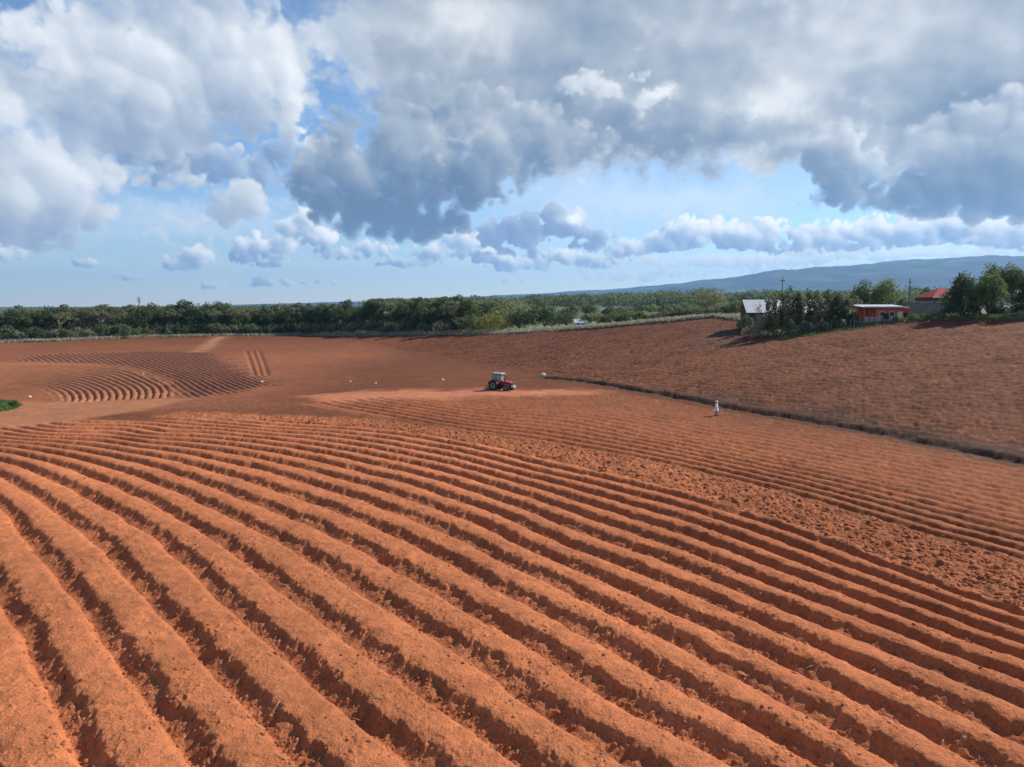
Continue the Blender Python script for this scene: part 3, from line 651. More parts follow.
wood_mass('mid_woodland', sp, 'wooded rise between the long wood and the pale green level field', 'olive', .62, 300, 83)

def lone(name, u, Y, v_top, width_px, lm, label, cat, seed, n=2200, leaf=.24, shape='round', bark=BARK, group=None, clear=.22, bare=0, lobes=12):
    """a single tree or shrub at photo column u, Y metres off, reaching photo row v_top, width_px wide"""
    rg = np.random.default_rng(seed); X, Y, z = at_depth(u, Y); h = z_at(v_top, Y) - z; w = width_px * Y / 710 / 2
    if shape == 'round': lob = rnd_lobes(rg, lobes, w * .72, h * (clear + .12), h * .84, w * .28, w * .46, min(1.1, h * .34 / max(w * .4, .1)))
    elif shape == 'upright':
        lob = [(rg.normal(0, w * .28), rg.normal(0, w * .28), h * (clear + (0.93 - clear) * (i + .5) / lobes), w * rg.uniform(.35, .7) * (1.15 - .6 * i / lobes), h * .085) for i in range(lobes)]
    else: lob = rnd_lobes(rg, lobes, w * .8, h * .25, h * .72, w * .25, w * .4, min(1.0, h * .4 / max(w * .32, .1)))
    mx = max(l[2] + l[4] for l in lob); k = h / mx
    lob = [(a, b, c * k, d, e * k) for a, b, c, d, e in lob]
    o = make_tree(name, (X, Y, z - .1), lob, n, leaf, lm, max(.05, min(.3, h * .022)), bark, seed, h * clear, bare)
    return tag(o, label, cat, group)
lone('dark_tree', 545, 203, 302, 44, 'deep', 'big dark rounded tree standing left of the small white shed', 'tree', 301, 2600, .30, clear=.1)
lone('broadleaf_tree', 519, 206, 307, 30, 'deep', 'smaller dark tree between the yellow-green bush and the big dark tree', 'tree', 302, 1700, .30, clear=.1)
lone('round_bush', 491, 204, 311, 44, 'yellow', 'wide yellow-green bush at the end of the long wood', 'bush', 303, 2300, .26, 'low', clear=.05)
lone('round_bush', 470, 208, 313, 30, 'mid', 'dark green bush left of the wide yellow-green bush', 'bush', 304, 1500, .26, 'low', clear=.05)
lone('broadleaf_tree', 566, 199, 310, 24, 'mid', 'green tree just left of the small white shed', 'tree', 305, 1300, .25, clear=.12)
lone('leafy_shrub', 598, 196, 311, 20, 'fresh', 'bright green shrub just right of the small white shed', 'shrub', 306, 1000, .22, 'low', clear=.08)
for i, (u, v, w, lm) in enumerate(((614, 311, 20, 'fresh'), (630, 309, 24, 'mid'), (641, 311, 16, 'fresh'), (664, 309, 22, 'grey'), (680, 306, 20, 'fresh'), (694, 305, 22, 'mid'), (722, 302, 22, 'fresh'), (736, 299, 18, 'fresh'), (606, 314, 18, 'olive'), (622, 314, 16, 'fresh'), (653, 313, 18, 'olive'), (672, 311, 18, 'mid'), (687, 309, 18, 'olive'), (702, 308, 20, 'mid'), (714, 305, 22, 'grey'), (729, 304, 20, 'mid'), (586, 313, 14, 'mid'))):
    lone('leafy_shrub', u, 196 - (u - 600) * .13 - (i % 3), v, w, lm, 'leafy shrub in the hedge on the bank between the white shed and the barn', 'shrub', 320 + i, 900, .22, 'low', group='hedge shrubs on the far bank', clear=.08)
for i in range(16):
    u = 560 + 11.5 * i + R5.uniform(-4, 4); Y = R5.uniform(225, 330)
    lone('meadow_tree', u, Y, R5.uniform(301, 307.5), R5.uniform(16, 28), R5.choice(['mid', 'deep', 'olive', 'fresh']), 'tree standing in the pale meadow between the hedge and the far woodland', 'tree', 460 + i, 700, .36, group='trees of the pale meadow', clear=.1, lobes=8)
lone('brown_tree', 706, 196, 290, 46, 'olive', 'brownish wide-crowned tree rising above the hedge left of the barn', 'tree', 340, 2300, .27, clear=.3)
lone('broadleaf_tree', 735, 172, 300, 20, 'mid', 'green tree beside the left end of the barn', 'tree', 341, 1300, .22, clear=.1)
# the thin leafy trees screening the barn
for i, (u, v, w, lm, Y) in enumerate(((774, 288, 13, 'mid', 131), (782, 287, 15, 'deep', 132), (792, 284, 16, 'mid', 131), (801, 288, 13, 'olive', 130), (809, 287, 14, 'mid', 131), (818, 291, 14, 'olive', 130), (827, 288, 16, 'deep', 129.5), (836, 290, 15, 'mid', 130), (846, 296, 14, 'mid', 129.5), (768, 292, 12, 'olive', 132), (787, 289, 14, 'olive', 130), (797, 290, 13, 'mid', 130), (814, 289, 13, 'mid', 131.5), (832, 292, 13, 'olive', 130), (841, 293, 14, 'fresh', 131))):
    lone('slender_tree', u, Y, v, w, lm, 'slender leafy tree in the row screening the metal-roofed barn', 'tree', 350 + i, 1500, .17, 'upright', PALE_BARK if i % 3 == 0 else BARK, 'slender trees in front of the barn', .12, 5, 13)
for i, (u, v, w, lm, Y) in enumerate(((790, 318, 16, 'grey', 127), (806, 320, 16, 'olive', 127), (822, 320, 18, 'grey', 127.5), (838, 318, 16, 'mid', 128))):
    lone('low_shrub', u, Y, v, w, lm, 'low dusty shrub under the slender trees by the fence', 'shrub', 365 + i, 700, .15, 'low', group='low shrubs by the barn fence', clear=.06, lobes=7)
lone('bare_shrub', 758, 131, 302, 16, 'grey', 'thin greyish half-bare shrub in front of the white barn roof', 'shrub', 371, 330, .15, 'upright', PALE_BARK, clear=.25, bare=16, lobes=8)
lone('yellow_shrub', 774, 128, 314, 11, 'yellow', 'yellow-leaved shrub beside the fence in front of the barn', 'shrub', 372, 500, .15, 'upright', clear=.1, lobes=7)
lone('dry_shrub', 753, 131, 324, 26, 'dry', 'pale dry straw-coloured thicket at the corner of the field below the barn', 'shrub', 373, 900, .16, 'low', PALE_BARK, clear=.05, lobes=8)
for i, (u, v, w, lm, Y) in enumerate(((746, 313, 15, 'olive', 137), (764, 311, 15, 'grey', 134), (772, 316, 14, 'olive', 131))):
    lone('bank_shrub', u, Y, v, w, lm, 'dusty shrub against the dark wall at the left half of the barn', 'shrub', 430 + i, 800, .16, 'low', PALE_BARK, 'dusty shrubs against the barn wall', .05)
lone('leafy_shrub', 742, 140, 319, 12, 'fresh', 'green clump at the top of the dark bank below the barn', 'shrub', 374, 500, .15, 'low', clear=.05, lobes=6)
# round trees behind the red house
lone('round_tree', 862, 152, 279, 34, 'mid', 'left one of the two round leafy trees behind the orange-red house', 'tree', 381, 3200, .19, clear=.12, lobes=15)
lone('round_tree', 884, 150, 277, 36, 'fresh', 'right one of the two round leafy trees behind the orange-red house', 'tree', 382, 3400, .19, clear=.12, lobes=15)
lone('dry_tree', 853, 138, 295, 19, 'dry', 'tan dried-out low tree at the left end of the orange-red house', 'tree', 383, 900, .16, clear=.2, bare=14, bark=PALE_BARK)
lone('dark_shrub', 852, 129.5, 309, 13, 'mid', 'dark green shrub at the left corner of the orange-red house', 'shrub', 384, 800, .15, 'low', clear=.05)
lone('small_tree', 901, 139, 296, 15, 'olive', 'small tree by the pole at the right end of the orange-red house', 'tree', 385, 900, .16, clear=.15)
lone('low_shrub', 886, 128.5, 313, 8, 'mid', 'small green bush against the pale wall of the orange-red house', 'shrub', 386, 320, .12, 'low', clear=.05, lobes=5)
lone('far_tree', 925, 176, 287, 12, 'deep', 'dark treetop just left of the red tiled roof', 'tree', 387, 500, .2, clear=.2, lobes=7)
# the big clump on the right
lone('big_tree', 961, 124, 270, 40, 'deep', 'big dark tree at the left of the clump on the right', 'tree', 391, 5200, .19, clear=.03, lobes=18)
lone('big_tree', 988, 121, 271, 38, 'fresh', 'lighter yellow-green tree in the middle of the clump on the right', 'tree', 392, 4800, .18, clear=.08, lobes=17)
lone('big_tree', 991, 131, 261.5, 32, 'mid', 'tall tree rising behind the lighter tree in the clump on the right', 'tree', 393, 3600, .2, clear=.2, lobes=15)
lone('big_tree', 1012, 129, 262, 34, 'mid', 'tallest tree of the clump near the right edge', 'tree', 394, 3600, .2, clear=.2, lobes=15)
lone('big_tree', 1030, 118, 268, 40, 'deep', 'dark tree cut by the right edge of the picture', 'tree', 395, 4800, .19, clear=.03, lobes=17)
for i, (u, v, w) in enumerate(((950, 301, 18), (972, 303, 18), (1018, 303, 22))):
    lone('under_shrub', u, 122 - i, v, w, 'deep', 'dark undergrowth shrub at the foot of the clump of big trees', 'shrub', 400 + i, 900, .16, 'low', group='undergrowth below the big trees', clear=.04)
for i, (u, v, w, Y) in enumerate(((912, 313, 14, 125.5), (925, 312, 14, 125.5), (937, 310, 14, 125), (897, 315, 10, 126.5))):
    lone('verge_shrub', u, Y, v, w, 'mid', 'low green weed clump below the grey corrugated fence', 'shrub', 410 + i, 500, .14, 'low', group='weed clumps below the grey fence', clear=.04, lobes=6)
# far left: bright bushes and the dark heap by the pole; the dark bush on the green patch
for i, (u, w) in enumerate(((131, 9), (139, 11), (148, 9))):
    lone('bright_bush', u, edge_Y(u) + 2.5, 332.5, w, 'yellow', 'low bright green bush at the foot of the power pole', 'bush', 420 + i, 360, .2, 'low', group='bright bushes by the power pole', clear=.03, lobes=6)
X, Y, z = at_depth(127, edge_Y(127) - 2)
lone('dark_bush', 125, edge_Y(125) + .5, 330, 9, 'deep', 'small dark bush beside the heap of dark earth on the field edge', 'bush', 425, 420, .2, 'low', clear=.03, lobes=6)
X, Y, z = ground_at(14, 407.5)
def dark_bush():
    rg = np.random.default_rng(9); o = make_tree('dark_bush', (X, Y, z - .1), rnd_lobes(rg, 6, .55, .35, .85, .25, .4), 500, .09, 'deep', .04, BARK, 426, .2)
    tag(o, 'small dark bush on the bright green patch at the left edge', 'bush')
dark_bush()
# ------------------------------------------------------------------ buildings
ROOF_W = corrugated('pale_sheet_roof', (.60, .61, .62), .22, 'X', .4, .0, .12)
WALL_DK = simple('dark_boards', (.085, .078, .07), .9, 0, .3, 2.5, .3)
WALL_OR = simple('orange_red_paint', (.62, .15, .06), .7, 0, .15, 1.5)
WALL_PALE = simple('pale_plaster', (.55, .55, .53), .85, 0, .15, 1.2)
WHITE_P = simple('white_paint', (.78, .78, .76), .6, 0, .08, 2)
GLASS = simple('dark_glass', (.03, .04, .05), .12, 0, .1, 1)
ROOF_RED = corrugated('red_sheet_roof', (.36, .06, .05), .3, 'X', .85, 0, .18); ROOF_RED.node_tree.nodes['Principled BSDF'].inputs['Specular IOR Level'].default_value = .12
GREY_SHEET = corrugated('grey_sheet', (.27, .27, .265), .25, 'X', .55, .2, .3)
CONC = simple('concrete', (.38, .37, .35), .85, 0, .2, 1.5, .2)
WOOD = simple('weathered_wood', (.17, .15, .125), .9, 0, .3, 3, .3)
PALE_WOOD = simple('grey_stake', (.36, .34, .30), .9, 0, .25, 4, .2)
STEEL = simple('dull_steel', (.30, .31, .32), .45, .7, .2, 3)
def gable_sheet(w, d, z_e, z_r, t=.07, over=.4):
    """two sloping roof sheets with thickness; ridge along x"""
    m = MB()
    for s in (-1, 1):
        y0, y1 = s * (d / 2 + over), 0.0; sl = (z_r - z_e) / (d / 2); ze = z_e - sl * over
        a = [(-w / 2 - over, y0, ze), (w / 2 + over, y0, ze), (w / 2 + over, y1, z_r), (-w / 2 - over, y1, z_r)]
        vs = [m.bm.verts.new(p) for p in a] + [m.bm.verts.new((p[0], p[1], p[2] + t)) for p in a]
        for q in ((0, 1, 2, 3), (7, 6, 5, 4), (0, 4, 5, 1), (1, 5, 6, 2), (2, 6, 7, 3), (3, 7, 4, 0)): m.bm.faces.new([vs[i] for i in q])
    return m
def barn():
    Y = 143; x0, _, _ = at_depth(744, Y); x1, _, z = at_depth(812, Y); w = x1 - x0; xc = (x0 + x1) / 2; z = float(base_h(np.float64(xc), np.float64(Y))) - .3
    o = empty('barn', (xc, Y, z), math.radians(-4)); tag(o, 'long dark barn with a pale metal roof behind the slender trees', 'barn')
    ze = z_at(311.5, Y - 3) - z; zr = z_at(300, Y) - z; d = 6.4
    m = MB(); m.box((0, -d / 2, ze / 2), (w - .3, .14, ze)); m.box((0, d / 2, ze / 2), (w - .3, .14, ze))
    for s in (-1, 1):
        m.prism([(0, 0)] * 0 + [(-.07, 0), (.07, 0), (.07, .1), (-.07, .1)], 0, .01)
        vs = [m.bm.verts.new((s * (w / 2 - .15), y, q)) for y, q in ((-d / 2, 0), (d / 2, 0), (d / 2, ze - .05), (0, zr - .08), (-d / 2, ze - .05))]; m.bm.faces.new(vs)
    m.build('wall', WALL_DK, o)
    gable_sheet(w, d, ze, zr).build('roof', ROOF_W, o)
    for k, x in enumerate((-w * .28, w * .05, w * .33)):
        f = MB().box((x, -d / 2 - .09, ze * .5), (1.3, .06, .9)).build('window', GLASS, o); MB().box((x, -d / 2 - .13, ze * .5 - .5), (1.5, .08, .07)).build('sill', WOOD, f)
    MB().box((-w * .42, -d / 2 - .09, 1.0), (1.0, .06, 2.0)).build('door', WOOD, o)
barn()
def red_house():
    Y = 131.5; x0, _, _ = at_depth(858, Y); x1, _, _ = at_depth(904.5, Y); w = x1 - x0; xc = (x0 + x1) / 2; zb = z_at(321.5, Y - 2.2)
    o = empty('red_house', (xc, Y, zb - .25), math.radians(-3)); tag(o, 'small orange-red house with a pale flat metal roof and a porch', 'house')
    h = z_at(306.8, Y - 2.2) - zb + .25; d = 5.0; wm = w * .82; xm = -w / 2 + wm / 2; px = -w / 2 + 1.0
    m = MB()                                                     # porch stands open at the left front
    m.box((xm + 1.05, -d / 2, .6), (wm - 2.1, .16, 1.2)); 
    m.build('wall', WALL_PALE, o)
    m = MB().box((xm + 1.05, -d / 2 - .003, 1.2 + (h - 1.2) / 2), (wm - 2.1, .162, h - 1.2)).box((-w / 2 + wm - .08, 0, h / 2), (.16, d - .17, h)).box((xm, d / 2, h / 2), (wm, .16, h)).box((-w / 2 + 2.1, -d / 4 + .3, h / 2), (.14, d / 2 - .8, h)).box((-w / 2 + 1.05, .2, h / 2), (2.1, .14, h))
    m.box((-w / 2 + .07, d / 4 + .1, h / 2), (.14, d / 2 - .3, h)); m.build('wall', WALL_OR, o)
    MB().box((px, -d / 2 + 1.4, .12), (2.1, 2.9, .24)).build('porch_floor', CONC, o)
    m = MB()
    for k in range(9): m.box((-w / 2 + .1 + k * .235, -d / 2 + .02, .62), (.09, .06, .78))
    m.box((px, -d / 2 + .02, 1.03), (2.05, .09, .08)); m.build('balustrade', WHITE_P, o)
    for x in (-w / 2 + .06, -w / 2 + 1.0, -w / 2 + 2.03): MB().box((x, -d / 2 - .06, h / 2), (.14, .12, h)).build('post', WALL_OR, o)
    MB().box((xm, -.25, h + .14), (wm + .9, d + 1.3, .10), rx=math.radians(4.0)).build('roof', ROOF_W, o)
    MB().box((xm, -d / 2 - .86, h - .02), (wm + .9, .06, .2)).build('fascia', WHITE_P, o)
    for x in (-w / 2 + 3.2, -w / 2 + 4.9):
        f = MB().box((x, -d / 2 - .10, 1.62), (.95, .05, .85)).build('window', WHITE_P, o); MB().box((x, -d / 2 - .135, 1.62), (.78, .03, .68)).build('pane', GLASS, f)
    MB().box((-w / 2 + 6.3, -d / 2 - .10, 1.05), (.85, .05, 2.0)).build('door', WHITE_P, o)
    we = w - wm; MB().box((w / 2 - we / 2, .3, h * .46), (we - .1, d * .7, h * .92)).build('lean_to_wall', WALL_OR, o)
    MB().box((w / 2 - we / 2 + .1, .2, h * .92 + .08), (we + .1, d * .7 + .5, .07), rx=math.radians(5)).build('lean_to_roof', ROOF_RED, o)
    f = MB().box((w / 2 - we / 2, .3 - d * .35 - .04, h * .5), (.7, .05, .8)).build('window', GLASS, o)
red_house()
def tiled_house():
    Y = 166; x0, _, _ = at_depth(921, Y); x1, _, _ = at_depth(956, Y); w = x1 - x0; xc = (x0 + x1) / 2; z = float(base_h(np.float64(xc), np.float64(Y))) - .2
    o = empty('red_roofed_house', (xc, Y, z)); tag(o, 'house with a broad red hipped roof behind the grey fence', 'house')
    ze = z_at(297, Y - 4) - z; zr = z_at(288, Y) - z; d = 8.5
    m = MB(); m.box((0, 0, ze / 2), (w - 1.2, d - 1.2, ze)); m.build('wall', simple('brown_wall', (.11, .06, .05), .8, 0, .2, 2), o)
    m = MB(); a, b = w / 2, d / 2; r = w / 2 - 3.2
    lo = [m.bm.verts.new(p) for p in ((-a, -b, ze), (a, -b, ze), (a, b, ze), (-a, b, ze))]; lb = [m.bm.verts.new((p.co.x, p.co.y, ze - .12)) for p in lo]; hi = [m.bm.verts.new((-r * .4, 0, zr)), m.bm.verts.new((r, 0, zr))]
    for q in ((lo[0], lo[1], hi[1], hi[0]), (lo[1], lo[2], hi[1]), (lo[2], lo[3], hi[0], hi[1]), (lo[3], lo[0], hi[0]), tuple(lb)): m.bm.faces.new(q)
    for i in range(4): m.bm.faces.new((lo[i], lb[i], lb[(i + 1) % 4], lo[(i + 1) % 4]))
    m.build('roof', ROOF_RED, o)
    MB().box((0, -b - .05, ze - .06), (w, .07, .22)).build('fascia', WHITE_P, o)
    for x in (-w * .25, w * .05, w * .3):
        f = MB().box((x, -b + .57, ze * .55), (1.2, .08, 1.1)).build('window', WHITE_P, o); MB().box((x, -b + .52, ze * .55), (1.02, .05, .92)).build('pane', GLASS, f)
tiled_house()
def sheet_fence():
    Y = 136; x0, _, _ = at_depth(905, Y); x1, _, _ = at_depth(946, Y); w = x1 - x0; xc = (x0 + x1) / 2; z = float(base_h(np.float64(xc), np.float64(Y))) - .2
    o = empty('corrugated_fence', (xc, Y, z), math.radians(2)); tag(o, 'grey corrugated iron fence between the orange-red house and the big trees', 'fence')
    h = z_at(302, Y) - z; rg = random.Random(4); n = 9
    for k in range(n):
        x = -w / 2 + (k + .5) * w / n; hh = h * rg.uniform(.9, 1.0); MB().box((x, .02 * (k % 2), hh / 2), (w / n - .01, .03, hh), ry=math.radians(rg.uniform(-1, 1))).build('sheet', GREY_SHEET, o)
    for k in range(0, n + 1, 3): MB().box((-w / 2 + k * w / n, .12, h * .5), (.1, .1, h)).build('post', WOOD, o)
    MB().box((w * .08, -.02, h + .03), (w * .8, .12, .07)).build('cap_rail', WHITE_P, o)
sheet_fence()
def small_building(name, label, u0, u1, Y, v_e, v_r, wall, roof, d=4.0, cat='shed', open_front=False):
    x0, _, _ = at_depth(u0, Y); x1, _, _ = at_depth(u1, Y); w = x1 - x0; xc = (x0 + x1) / 2; z = float(base_h(np.float64(xc), np.float64(Y))) - .2
    o = empty(name, (xc, Y, z)); tag(o, label, cat); ze = max(z_at(v_e, Y - d / 2) - z, 1.2); zr = max(z_at(v_r, Y) - z, ze + .35)
    if open_front:
        for x in (-w / 2 + .1, 0, w / 2 - .1): MB().cyl((x, -d / 2, 0), (x, -d / 2, ze), .06).build('post', WOOD, o)
        MB().box((0, d / 2 - .1, ze / 2), (w, .1, ze)).build('wall', wall, o)
    else:
        m = MB().box((0, 0, ze / 2), (w - .2, d - .2, ze))
        for s in (-1, 1): m.bm.faces.new([m.bm.verts.new((s * (w / 2 - .105), y, q)) for y, q in ((-d / 2 + .1, ze), (d / 2 - .1, ze), (0, zr - .05))])
        m.build('wall', wall, o)
        MB().box((w * .12, -d / 2 + .06, ze * .5), (w * .16, .08, ze * .45)).build('window', GLASS, o)
        MB().box((-w * .22, -d / 2 + .06, ze * .42), (w * .17, .08, ze * .8)).build('door', WOOD, o)
    gable_sheet(w, d, ze, zr, .06, .2).build('roof', roof, o)
small_building('white_shed', 'small white shed among the shrubs beyond the middle of the field', 574, 587, 196, 322.5, 319.5, WHITE_P, ROOF_W, 3.2)
small_building('grey_farmhouse', 'pale grey building half hidden in the wood left of the yellow-green bush', 456, 474, 232, 314, 309.5, WALL_PALE, ROOF_W, 5.0, 'house')
small_building('white_house', 'white house with a tan roof glimpsed between the big trees', 1003, 1017, 142, 294, 288.5, WHITE_P, simple('tan_roof', (.30, .21, .13), .8, 0, .2, 1), 5.0, 'house')
small_building('open_shed', 'low open shed with a pale grey roof under the big trees', 994, 1010, 127, 308.5, 305.5, WALL_DK, GREY_SHEET, 2.6, 'shed', True)
# ------------------------------------------------------------------ poles and wire fence
def power_pole(u, Y, v_top, label, r=.16, arm=1.8, mat=WOOD, arms=1):
    X, Y, z = at_depth(u, Y); h = z_at(v_top, Y) - z
    o = empty('power_pole', (X, Y, z - .3)); tag(o, label, 'pole')
    MB().cyl((0, 0, 0), (0, 0, h + .3), r, r * .65, 10).build('shaft', mat, o)
    for k in range(arms):
        c = MB().box((0, -.14, h - .45 - k * .75), (arm, .12, .14)).build('crossarm', WOOD, o)
        for x in (-.46, -.15, .15, .46):
            MB().cyl((x * arm, -.14, h - .37 - k * .75), (x * arm, -.14, h - .12 - k * .75), .05, .035, 8).build('insulator', WHITE_P, c)
    if arms > 1: MB().cyl((0, .3, h - 1.9), (0, .3, h - .9), .26, n=12).build('transformer', STEEL, o)
power_pole(141, edge_Y(141) + 6, 296.5, 'tall power pole with crossarms in front of the wood on the left', .2, 1.7, arms=2)
power_pole(331, edge_Y(331) + 3.5, 308, 'thin bare-topped pole at the field edge before the wood', .1, .7)
power_pole(650, 186, 296, 'thin power pole in the hedge right of the small white shed', .13, 1.2)
power_pole(781, 152, 277, 'dark power pole with a crossarm rising behind the barn trees', .13, 1.1, arms=1)
power_pole(908, 142, 278.5, 'weathered power pole between the round trees and the red roof', .13, .6)
power_pole(869, 141, 290, 'thin pale pole standing before the round trees behind the red house', .07, .5, PALE_WOOD)
def wire_fence():
    us = np.arange(768, 903, 4.6); pts = []
    for u in us:
        e = np.array([np.interp(u, [q[0] for q in EDGE_PX], EDGE[:, 0]), np.interp(u, [q[0] for q in EDGE_PX], EDGE[:, 1])]); pts.append((e[0] + .3, e[1] + 2.6 + RNG.uniform(-.2, .2)))
    z = [float(base_h(np.float64(x), np.float64(y))) for x, y in pts]
    x0, y0, z0 = pts[0][0], pts[0][1], z[0]; o = empty('wire_fence', (x0, y0, z0)); tag(o, 'wire fence on thin grey stakes along the field edge below the houses', 'fence'); tops = []
    for (x, y), zz in zip(pts, z):
        h = RNG.uniform(1.35, 2.0); b = Vector((x - x0, y - y0, zz - z0 - .3)); t = b + Vector((RNG.normal(0, .06), RNG.normal(0, .06), h + .3)); tops.append((b, t))
        MB().cyl(b, t, .055, .04, 6).build('post', PALE_WOOD, o)
    for f in (.35, .62, .9):
        m = MB()
        for (b, t), (b2, t2) in zip(tops, tops[1:]): m.cyl(b.lerp(t, f), b2.lerp(t2, f), .012, n=4)
        m.build('wire', STEEL, o)
wire_fence()
# ------------------------------------------------------------------ stones in the field
STONE = simple('pale_stone', (.80, .78, .74), .9, 0, .2, 6, .4)
def stone(u, v, px, label, seed):
    X, Y, z = ground_at(u, v); r = px * 1.05 * Y / 710 / 2; rg = np.random.default_rng(seed)
    bm = bmesh.new(); bmesh.ops.create_icosphere(bm, subdivisions=3, radius=1)
    co = np.array([q.co[:] for q in bm.verts]); k = 1 + .28 * perlin(co[:, 0] * 1.3 + seed, co[:, 1] * 1.3 + co[:, 2], seed) + .1 * perlin(co[:, 0] * 4, co[:, 1] * 4 + co[:, 2] * 3, seed + 1)
    k = k * np.minimum(1, .82 / np.abs(co @ np.array([.5, .4, .76])).clip(.3))
    for q, s in zip(bm.verts, k): q.co *= s
    me = bpy.data.meshes.new('field_stone'); bm.to_mesh(me); bm.free(); me.materials.append(STONE)
    o = bpy.data.objects.new('field_stone', me); COL.objects.link(o); zz = float(land(np.array([[X, Y]]))[0]); o.location = (X, Y, zz + r * .35); o.scale = (r * 1.1, r * .9, r * .75); o.rotation_euler = (0, 0, seed)
    tag(o, label, 'stone')
stone(543.5, 376, 5.2, 'biggest white stone, at the upper end of the dark ditch right of the tractor', 1)
stone(350, 382, 2.4, 'white stone left of centre in the far brown field, leftmost of three', 2)
stone(375.5, 383.2, 2.2, 'white stone, middle one of three in the far brown field', 3)
stone(443, 380.2, 2.6, 'white stone left of the tractor, rightmost of three in the far brown field', 4)
stone(30, 397, 2.8, 'white stone above the bright green patch at the left edge', 5)
stone(143, 374, 1.8, 'small pale stone at the outer end of the curved furrows', 6)
stone(262, 382, 2.4, 'pale stone at the right end of the slanting far furrows', 7)
X, Y, z = at_depth(127, edge_Y(127) - 2)
def heap():
    n = 26; g = np.linspace(-1, 1, n); gx, gy = np.meshgrid(g, g); h = np.clip(1 - gx ** 2 - gy ** 2, -.05, 1) ** 1.0
    h = np.where(gx ** 2 + gy ** 2 < 1, np.clip(1 - np.hypot(gx, gy), 0, 1) ** .8, -.05) * (1 + .5 * fbm(gx * 2, gy * 2, 3, 900)) + .08 * fbm(gx * 6, gy * 6, 3, 901)
    V = np.stack([gx * 2.3, gy * 1.4, h * 1.1 - .05], -1).reshape(-1, 3); i = np.arange(n - 1)[:, None] * n + np.arange(n - 1)[None]
    o = np_mesh('earth_heap', V, np.stack([i, i + 1, i + n + 1, i + n], -1).reshape(-1, 4), simple('dark_earth', (.10, .05, .035), .95, 0, .3, 2, .5), smooth=True)
    o.location = (X, Y, z); tag(o, 'low heap of dark earth on the far field edge near the power pole', 'earth heap')
heap()
